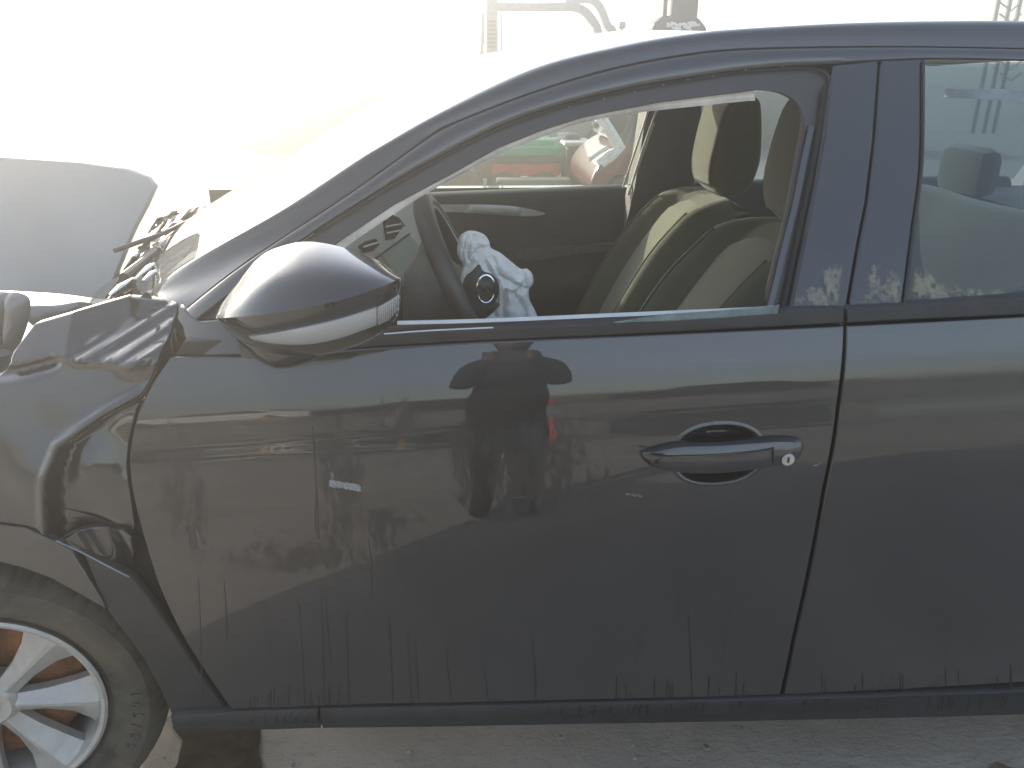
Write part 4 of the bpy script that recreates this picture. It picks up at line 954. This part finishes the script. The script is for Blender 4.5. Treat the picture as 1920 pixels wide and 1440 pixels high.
# container / skip with green and red sides seen through the cabin
def at(px, py, Y): return un(px, py, Y)
Y0 = 8.0
sk = thing('machinery_trailer', 'low red and green machinery trailer seen through the far car window', 'trailer', tuple(at(1010, 345, Y0)*np.array([1, 1, 0])))
def bx(name, a, b, Y, dep, mat, par, bev=.02, label=None):
    p, q = at(*a, Y), at(*b, Y); ym = (max(a[1], -60)+min(b[1], 60))/2 if b[1] > 150 else (a[1]+b[1])/2
    p[0] = at(a[0], ym, Y)[0]; q[0] = at(b[0], ym, Y)[0]
    return MB().box(((p[0]+q[0])/2, Y+dep/2, (p[2]+q[2])/2), (abs(q[0]-p[0]), dep, abs(q[2]-p[2])), bev=bev).build(name, mat, par, False, label)
bx('red_side_panel', (922, 306), (1054, 330), Y0, .05, M['redpaint'], sk)
bx('red_side_panel', (1062, 308), (1092, 334), Y0, .05, M['redpaint'], sk)
bx('chassis', (915, 294), (1110, 306), Y0-.02, 1.6, M['darkmetal'], sk)
bx('green_deck', (880, 276), (1075, 293), Y0-.03, 1.5, M['greenpaint'], sk)
bx('green_hopper', (960, 262), (1040, 275), Y0+.1, 1.1, M['greenpaint'], sk)
bx('dark_cabinet', (1066, 276), (1116, 350), Y0-.25, .6, M['darkbox'], sk)
bx('cabinet_top', (1060, 267), (1120, 275), Y0-.28, .7, M['whitemetal'], sk)
bx('frame_post', (1055, 300), (1061, 350), Y0-.03, .06, M['darkmetal'], sk)
for wx in (945, 1020):
    c = at(wx, 341, Y0); c[2] = .22; lathe([(0, 0), (.1, 0), (.21, -.01), (.22, .02), (.22, .16), (0, .16)], 32).xf(Matrix.Translation(Vector(c))).build('trailer_wheel', M['tyre'], sk)
mb = MB().tube([at(x, y, Y0+.2) for x, y in ((1010, 268), (1040, 262), (1060, 258), (1066, 266))], .03, 6).tube([at(x, y, Y0+.2) for x, y in ((1046, 252), (1064, 250), (1070, 262))], .02, 6)
mb.build('hydraulic_pipe', M['whitemetal'], sk); bx('motor', (1064, 252), (1092, 266), Y0+.1, .3, M['darkmetal'], sk)
# concrete kerb strip in front of the trailer
kb = bx('parking_kerb', (930, 337), (1075, 352), Y0-.7, .25, M['concrete'], None); tag(kb, 'pale concrete kerb lying in front of the red and green trailer', 'kerb')
# maroon wreck
Yw = 6.0
mw = thing('maroon_wrecked_car', 'maroon wrecked car with torn white body edges right of the trailer', 'car', tuple(at(1250, 330, Yw)*np.array([1, 1, 0])))
def side_poly(name, pts, Y, dep, mat, par, sm=4):
    P = [at(*p, Y) for p in (spline(pts, sm, True) if sm else pts)]; o = MB().prism(P, dep).build(name, mat, par, False)
    md = o.modifiers.new('bev', 'BEVEL'); md.width = .03; md.segments = 3; md.limit_method = 'ANGLE'; return o
side_poly('wing', [(1108, 345), (1118, 318), (1135, 298), (1160, 280), (1190, 268), (1240, 262), (1300, 270), (1335, 300), (1338, 380), (1270, 398), (1200, 398), (1186, 350), (1160, 330), (1135, 350), (1115, 372)], Yw, 1.6, M['maroon'], mw)
side_poly('side_window', [(1168, 272), (1145, 245), (1140, 222), (1160, 210), (1190, 206), (1260, 212), (1300, 250), (1290, 264), (1220, 262)], Yw+.05, 1.4, simple('dark_blue_glass', (.03, .045, .055), .1, coat=1), mw)
mb = MB()
for pl, r in (([(1120, 222), (1136, 238), (1148, 262), (1158, 280)], .03), ([(1130, 220), (1150, 250), (1166, 276), (1150, 292), (1128, 308)], .035), ([(1158, 280), (1140, 290), (1120, 306)], .03), ([(1118, 222), (1140, 218)], .025), ([(1104, 300), (1120, 288), (1140, 276)], .02)):
    mb.tube([at(x, y, Yw-.08) for x, y in pl], r, 6)
mb.build('torn_pillar_metal', M['whitemetal'], mw)
c = at(1185, 360, Yw); c[2] = .31; lathe([(0, .02), (.18, .0), (.2, -.01), (.3, -.01), (.31, .03), (.31, .2), (0, .2)], 40).xf(Matrix.Translation(Vector(c)+Vector((0, -.02, 0)))).build('wheel', M['tyre'], mw)
# dark grey wreck at the left of the cabin view
gw = thing('grey_wrecked_car', 'dark grey car wreck just left of the trailer behind the windscreen pillar', 'car', tuple(at(800, 350, 7.0)*np.array([1, 1, 0])))
side_poly('body', [(720, 368), (730, 350), (760, 338), (800, 330), (826, 318), (862, 314), (886, 320), (894, 336), (892, 352), (880, 372), (860, 392), (730, 398)], 7.0, 1.5, M['greycar'], gw)
for x in (760, 850):
    c = at(x, 385, 7.0); c[2] = .3; lathe([(0, .02), (.18, .0), (.3, -.01), (.3, .2), (0, .2)], 32).xf(Matrix.Translation(Vector(c)+Vector((0, -.02, 0)))).build('wheel', M['tyre'], gw)
wp = bx('white_post', (904, 336), (911, 356), 7.2, .06, M['whitemetal'], None, .005); tag(wp, 'short white post standing between the grey wreck and the trailer', 'post')
# loader cab frame above the roof line
Yl = 9.5
lf = thing('loader', 'pale grey loader with a tubular cab frame rising above the windscreen', 'loader', tuple(at(1020, 300, Yl)*np.array([1, 1, 0])))
mb = MB()
def bar(pl, wpx, dep, Y, mb):
    P = spline(pl, 4); n = len(P); V = []
    for i, p in enumerate(P):
        t_ = P[min(i+1, n-1)]-P[max(i-1, 0)]; t_ /= np.linalg.norm(t_); nn = np.array([-t_[1], t_[0]])
        a, b = at(*(p+nn*wpx/2), Y), at(*(p-nn*wpx/2), Y); V += [a, b, b+np.array([0, dep, 0]), a+np.array([0, dep, 0])]
    F = [(i*4+j, i*4+(j+1) % 4, (i+1)*4+(j+1) % 4, (i+1)*4+j) for i in range(n-1) for j in range(4)]+[(0, 1, 2, 3), tuple((n-1)*4+j for j in range(4))[::-1]]
    mb.add(V, F)
bar([(922, -10), (923, 60), (922, 120), (921, 200)], 22, .15, Yl, mb); mb.build('cab_post', M['greymetal'], lf, False)
mb = MB(); bar([(906, 25), (905, 70), (901, 130), (898, 200)], 7, .1, Yl, mb); bar([(941, 20), (940, 100), (940, 200)], 3, .05, Yl, mb); mb.build('handrail', M['greymetal'], lf, False)
mb = MB(); bar([(930, 12), (1000, 13), (1060, 12), (1092, 17), (1112, 38), (1122, 60), (1128, 120), (1130, 200)], 15, .15, Yl, mb); mb.build('roof_frame', M['greymetal'], lf, False)
mb = MB(); bar([(1060, 2), (1105, -2), (1125, 12), (1140, 48), (1152, 70), (1156, 200)], 14, .12, Yl+.4, mb); mb.build('roof_frame', M['greymetal'], lf, False)
bx('cab_light', (1161, 40), (1174, 54), Yl, .1, M['greymetal'], lf); bx('light_bracket', (1165, 54), (1168, 200), Yl, .05, M['greymetal'], lf, .002)
for k in range(7): bx('step', (914, 38+k*8), (930, 42+k*8), Yl-.03, .03, M['darkmetal'], lf, .002)
p, q = at(890, 200, Yl), at(1180, 200, Yl); MB().box(((p[0]+q[0])/2, Yl+.7, (p[2])/2+.12), (abs(q[0]-p[0]), 1.5, p[2]-.25), bev=.05).build('engine_body', M['greymetal'], lf, False)
for px_ in (920, 1150):
    c = at(px_, 250, Yl); c[2] = .45; lathe([(0, 0), (.2, 0), (.43, -.02), (.45, .03), (.45, .3), (0, .3)], 32).xf(Matrix.Translation(Vector(c)+Vector((0, -.1, 0)))).build('loader_wheel', M['tyre'], lf)
# dark mast standing right behind the roof
Ym = 7.5
ms = thing('forklift', 'dark forklift mast standing just behind the car roof', 'forklift', tuple(at(1285, 200, Ym)*np.array([1, 1, 0])))
bx('mast_channel', (1262, -40), (1310, 200), Ym, .18, M['darkmetal'], ms); bx('mast_channel', (1244, -40), (1252, 200), Ym+.02, .14, M['darkmetal'], ms, .005)
side_poly('mast_gusset', [(1224, 46), (1244, 28), (1310, 32), (1326, 52), (1330, 120), (1222, 120)], Ym-.06, .4, M['darkmetal'], ms, 0)
p = at(1285, 200, Ym); MB().box((p[0], Ym+.6, .55), (1.0, 1.1, .7), bev=.06).build('forklift_body', M['yellow'], ms, False)
for dx in (-.35, .35): lathe([(0, 0), (.12, 0), (.23, -.01), (.24, .02), (.24, .18), (0, .18)], 28).xf(Matrix.Translation((p[0]+dx, Ym-.0, .24))).build('forklift_wheel', M['tyre'], ms)
mb = MB(); random.seed(5)
for i in range(14):
    a = (1250+random.random()*50, 42+random.random()*10); b = (a[0]+random.uniform(8, 16), a[1]+random.uniform(-3, 7)); mb.tube([at(*a, Ym-.12), at(*b, Ym-.12)], .012, 5)
mb.build('torn_foil', M['whitemetal'], ms)['kind'] = 'stuff'
# far lattice mast at the upper right
Yt = 14.
lt = thing('lattice_mast', 'distant steel lattice mast above the roof at the far right', 'mast', tuple(at(1890, 200, Yt)*np.array([1, 1, 0])))
for x in (1874, 1896, 1915): bx('leg', (x-3, -60), (x+3, 250), Yt, .05, M['darkmetal'], lt, .004)
for k in range(9):
    y = -40+k*22; MB().tube([at(1874, y, Yt+.02), at(1896, y+16, Yt+.02), at(1915, y, Yt+.02)], .015, 5).build('brace', M['darkmetal'], lt)
# ------------------------------------------------------------------ yard on the photographer's side (mirrored in the paint)
def yard_car(x, y, mat, label, L=4.1, rot=0):
    t_ = thing('parked_car', label, 'car', (x, y, 0), 'cars along the far side of the yard')
    prof_ = [(-2.05, .35), (-2.05, .75), (-1.9, .92), (-1.0, 1.0), (-.45, 1.42), (.9, 1.46), (1.5, 1.1), (2.0, 1.0), (2.05, .4)]
    V = [(x+a, y, z) for a, z in prof_]; o = MB().prism(V, 1.7).build('body', mat, t_, False); md = o.modifiers.new('b', 'BEVEL'); md.width = .06; md.segments = 2
    MB().prism([(x+a, y+1.705, z) for a, z in ((-.85, 1.02), (-.4, 1.36), (.85, 1.40), (1.3, 1.06))], .01).build('side_window', M['gloss'], t_, False)
    for dx in (-1.3, 1.3): lathe([(0, 0), (.2, 0), (.31, .0), (.32, -.2)], 28).xf(Matrix.Translation((x+dx, y+1.72, .32))).build('wheel', M['tyre'], t_)
    return t_
yard_car(-5.6, -13.5, M['whitemetal'], 'white hatchback parked across the yard behind the photographer, left one')
yard_car(-1.8, -14.2, M['darkmetal'], 'dark saloon parked across the yard behind the photographer, middle one')
yard_car(4.2, -13.8, M['darkbox'], 'brown-black car parked across the yard behind the photographer, right one')
bw = MB().box((-3, -17.5, .6), (26, .25, 1.2), bev=.02).build('boundary_wall', M['concrete'], None, False); tag(bw, 'long pale boundary wall behind the parked cars opposite the hatchback', 'wall')
tp = thing('timber_pile', 'loose pile of pale boards on the concrete across the yard', 'timber', (-3.4, -10.2, 0)); random.seed(11)
for k in range(14):
    rt = Matrix.Rotation(random.uniform(-.5, .5), 3, 'Z') @ Matrix.Rotation(random.uniform(-.06, .06), 3, 'Y')
    MB().box((-3.4+random.uniform(-.9, .9), -10.2+random.uniform(-.4, .4), .05+.035*k), (random.uniform(1.4, 2.6), .14, .035), rt).build('board', M['whitemetal'] if k % 3 else M['tan'], tp, False)
for i, x in enumerate((-4.4, -1.9)):
    o = MB().tube([(x, -11.8, 0), (x, -11.8, .8)], .09, 14).build('bollard', M['yellow'], None); tag(o, ('yellow bollard beside the white hatchback across the yard', 'yellow bollard beside the dark saloon across the yard')[i], 'bollard', 'yellow bollards')
o = MB().box((.7, -12.5, .35), (.5, .4, .7), bev=.03).build('crate', M['redpaint'], None, False); tag(o, 'red crate on the concrete across the yard', 'crate')
# photographer: dark figure mirrored in the door skin
ph = thing('person', 'person in dark jacket holding up a phone, mirrored in the front door', 'person', (.05, -1.62, 0))
def skinned(name, verts, edges, rad, mat, parent, root=0, sub=2):
    me = bpy.data.meshes.new(name); me.from_pydata(verts, edges, []); o = bpy.data.objects.new(name, me); col.objects.link(o); attach(o, parent)
    sk = o.modifiers.new('skin', 'SKIN'); sk.use_smooth_shade = True; me.skin_vertices if me.skin_vertices else None
    bm = bmesh.new(); bm.from_mesh(me); ly = bm.verts.layers.skin.verify(); bm.verts.ensure_lookup_table()
    for i, v in enumerate(bm.verts): v[ly].radius = (rad[i], rad[i]) if not isinstance(rad[i], tuple) else rad[i]; v[ly].use_root = (i == root)
    bm.to_mesh(me); bm.free(); me.materials.append(mat); ss = o.modifiers.new('sub', 'SUBSURF'); ss.levels = sub; ss.render_levels = sub; return o
X0, Y0p = .05, -1.62
M['jacket'] = simple('black_jacket_cloth', (.012, .012, .014), .85); M['trousers'] = simple('dark_trouser_cloth', (.016, .017, .022), .85); M['skin'] = simple('skin', (.13, .085, .06), .5, var=.08); M['hair'] = simple('dark_hair', (.02, .014, .01), .6)
bv = [(0, 0, .95), (0, 0, 1.12), (0, .01, 1.32), (0, .0, 1.46), (0, .01, 1.54), (0, .03, 1.62), (0, .035, 1.70),
      (-.17, .0, 1.43), (-.19, .15, 1.14), (-.10, .33, 1.36), (.17, .0, 1.43), (.19, .15, 1.14), (.10, .33, 1.36),
      (-.085, 0, .88), (-.085, .02, .50), (-.085, -.01, .10), (-.10, .13, .04), (.085, 0, .88), (.085, .02, .50), (.085, -.01, .10), (.10, .13, .04), (0, 0, .60)]
be = [(0, 1), (1, 2), (2, 3), (3, 4), (4, 5), (5, 6), (3, 7), (7, 8), (8, 9), (3, 10), (10, 11), (11, 12), (0, 13), (13, 14), (14, 15), (15, 16), (0, 17), (17, 18), (18, 19), (19, 20), (0, 21)]
br = [(.16, .12), (.15, .11), (.17, .12), (.11, .09), .055, .085, .08, .07, .05, .033, .07, .05, .033, .095, .065, .05, .045, .095, .065, .05, .045, (.19, .13)]
skinned('body', [(a+X0, b_+Y0p, c_) for a, b_, c_ in bv], be, br, M['jacket'], ph)
hv = MB(); 
bmh = bmesh.new(); bmesh.ops.create_uvsphere(bmh, u_segments=24, v_segments=16, radius=1)
for v in bmh.verts:
    x_, y_, z_ = v.co; v.co = Vector((X0+x_*.078*(1-.18*max(0, -z_)), Y0p+.045+y_*.095+(.012 if (y_ > .8 and -.35 < z_ < .1 and abs(x_) < .3) else 0), 1.665+z_*.118))
bmh.verts.index_update(); MB().add([v.co[:] for v in bmh.verts], [[v.index for v in f.verts] for f in bmh.faces]).build('face', M['skin'], ph); bmh.free()
bmh = bmesh.new(); bmesh.ops.create_uvsphere(bmh, u_segments=24, v_segments=16, radius=1)
bmesh.ops.bisect_plane(bmh, geom=bmh.verts[:]+bmh.edges[:]+bmh.faces[:], plane_co=(0, .35, .1), plane_no=(0, -1, .9), clear_inner=True)
for v in bmh.verts: v.co = Vector((X0+v.co.x*.086, Y0p+.04+v.co.y*.104, 1.672+v.co.z*.124))
bmh.verts.index_update(); MB().add([v.co[:] for v in bmh.verts], [[v.index for v in f.verts] for f in bmh.faces]).build('hair', M['hair'], ph); bmh.free()
for sg in (-1, 1):
    wx = X0+sg*.10; wy = Y0p+.345; hvx = [(wx, wy-.01, 1.365), (wx-sg*.012, wy+.03, 1.385), (wx-sg*.02, wy+.06, 1.40)]; hed = [(0, 1), (1, 2)]; hr = [.024, .03, .026]
    for k in range(4):
        b0 = len(hvx); z0 = 1.375+.017*k; hvx += [(wx-sg*.018, wy+.078, z0), (wx-sg*.034, wy+.088, z0+.002), (wx-sg*.05, wy+.080-.003*k, z0+.003)]; hed += [(2, b0), (b0, b0+1), (b0+1, b0+2)]; hr += [.0095, .009, .0075]
    b0 = len(hvx); hvx += [(wx-sg*.03, wy+.03, 1.40), (wx-sg*.048, wy+.052, 1.41)]; hed += [(1, b0), (b0, b0+1)]; hr += [.011, .009]
    skinned('hand', hvx, hed, hr, M['skin'], ph, 0, 1)
tag(MB().box((X0-.03, -1.205, 1.40), (.155, .009, .075), bev=.003).build('phone', M['gloss'], None, False), 'black phone held up by the person mirrored in the front door', 'phone')
# ------------------------------------------------------------------ scattering air, added to stand in for lens glare
hz = MB().box((-2, 2.5, 1.6), (60, 44, 5.2)).build('glare_haze', None if False else M['gap'], None, False)
m = bpy.data.materials.new('glare_veil_air'); m.use_nodes = True; t = m.node_tree; t.nodes.clear()
o = t.nodes.new('ShaderNodeOutputMaterial'); v = t.nodes.new('ShaderNodeVolumePrincipled'); v.inputs['Color'].default_value = (.98, .92, .83, 1)
v.inputs['Density'].default_value = .055; v.inputs['Anisotropy'].default_value = .78; t.links.new(v.outputs[0], o.inputs['Volume'])
hz.data.materials.clear(); hz.data.materials.append(m); hz['kind'] = 'stuff'; hz['label'] = 'thin pale air added over the yard to imitate a veil of lens glare'
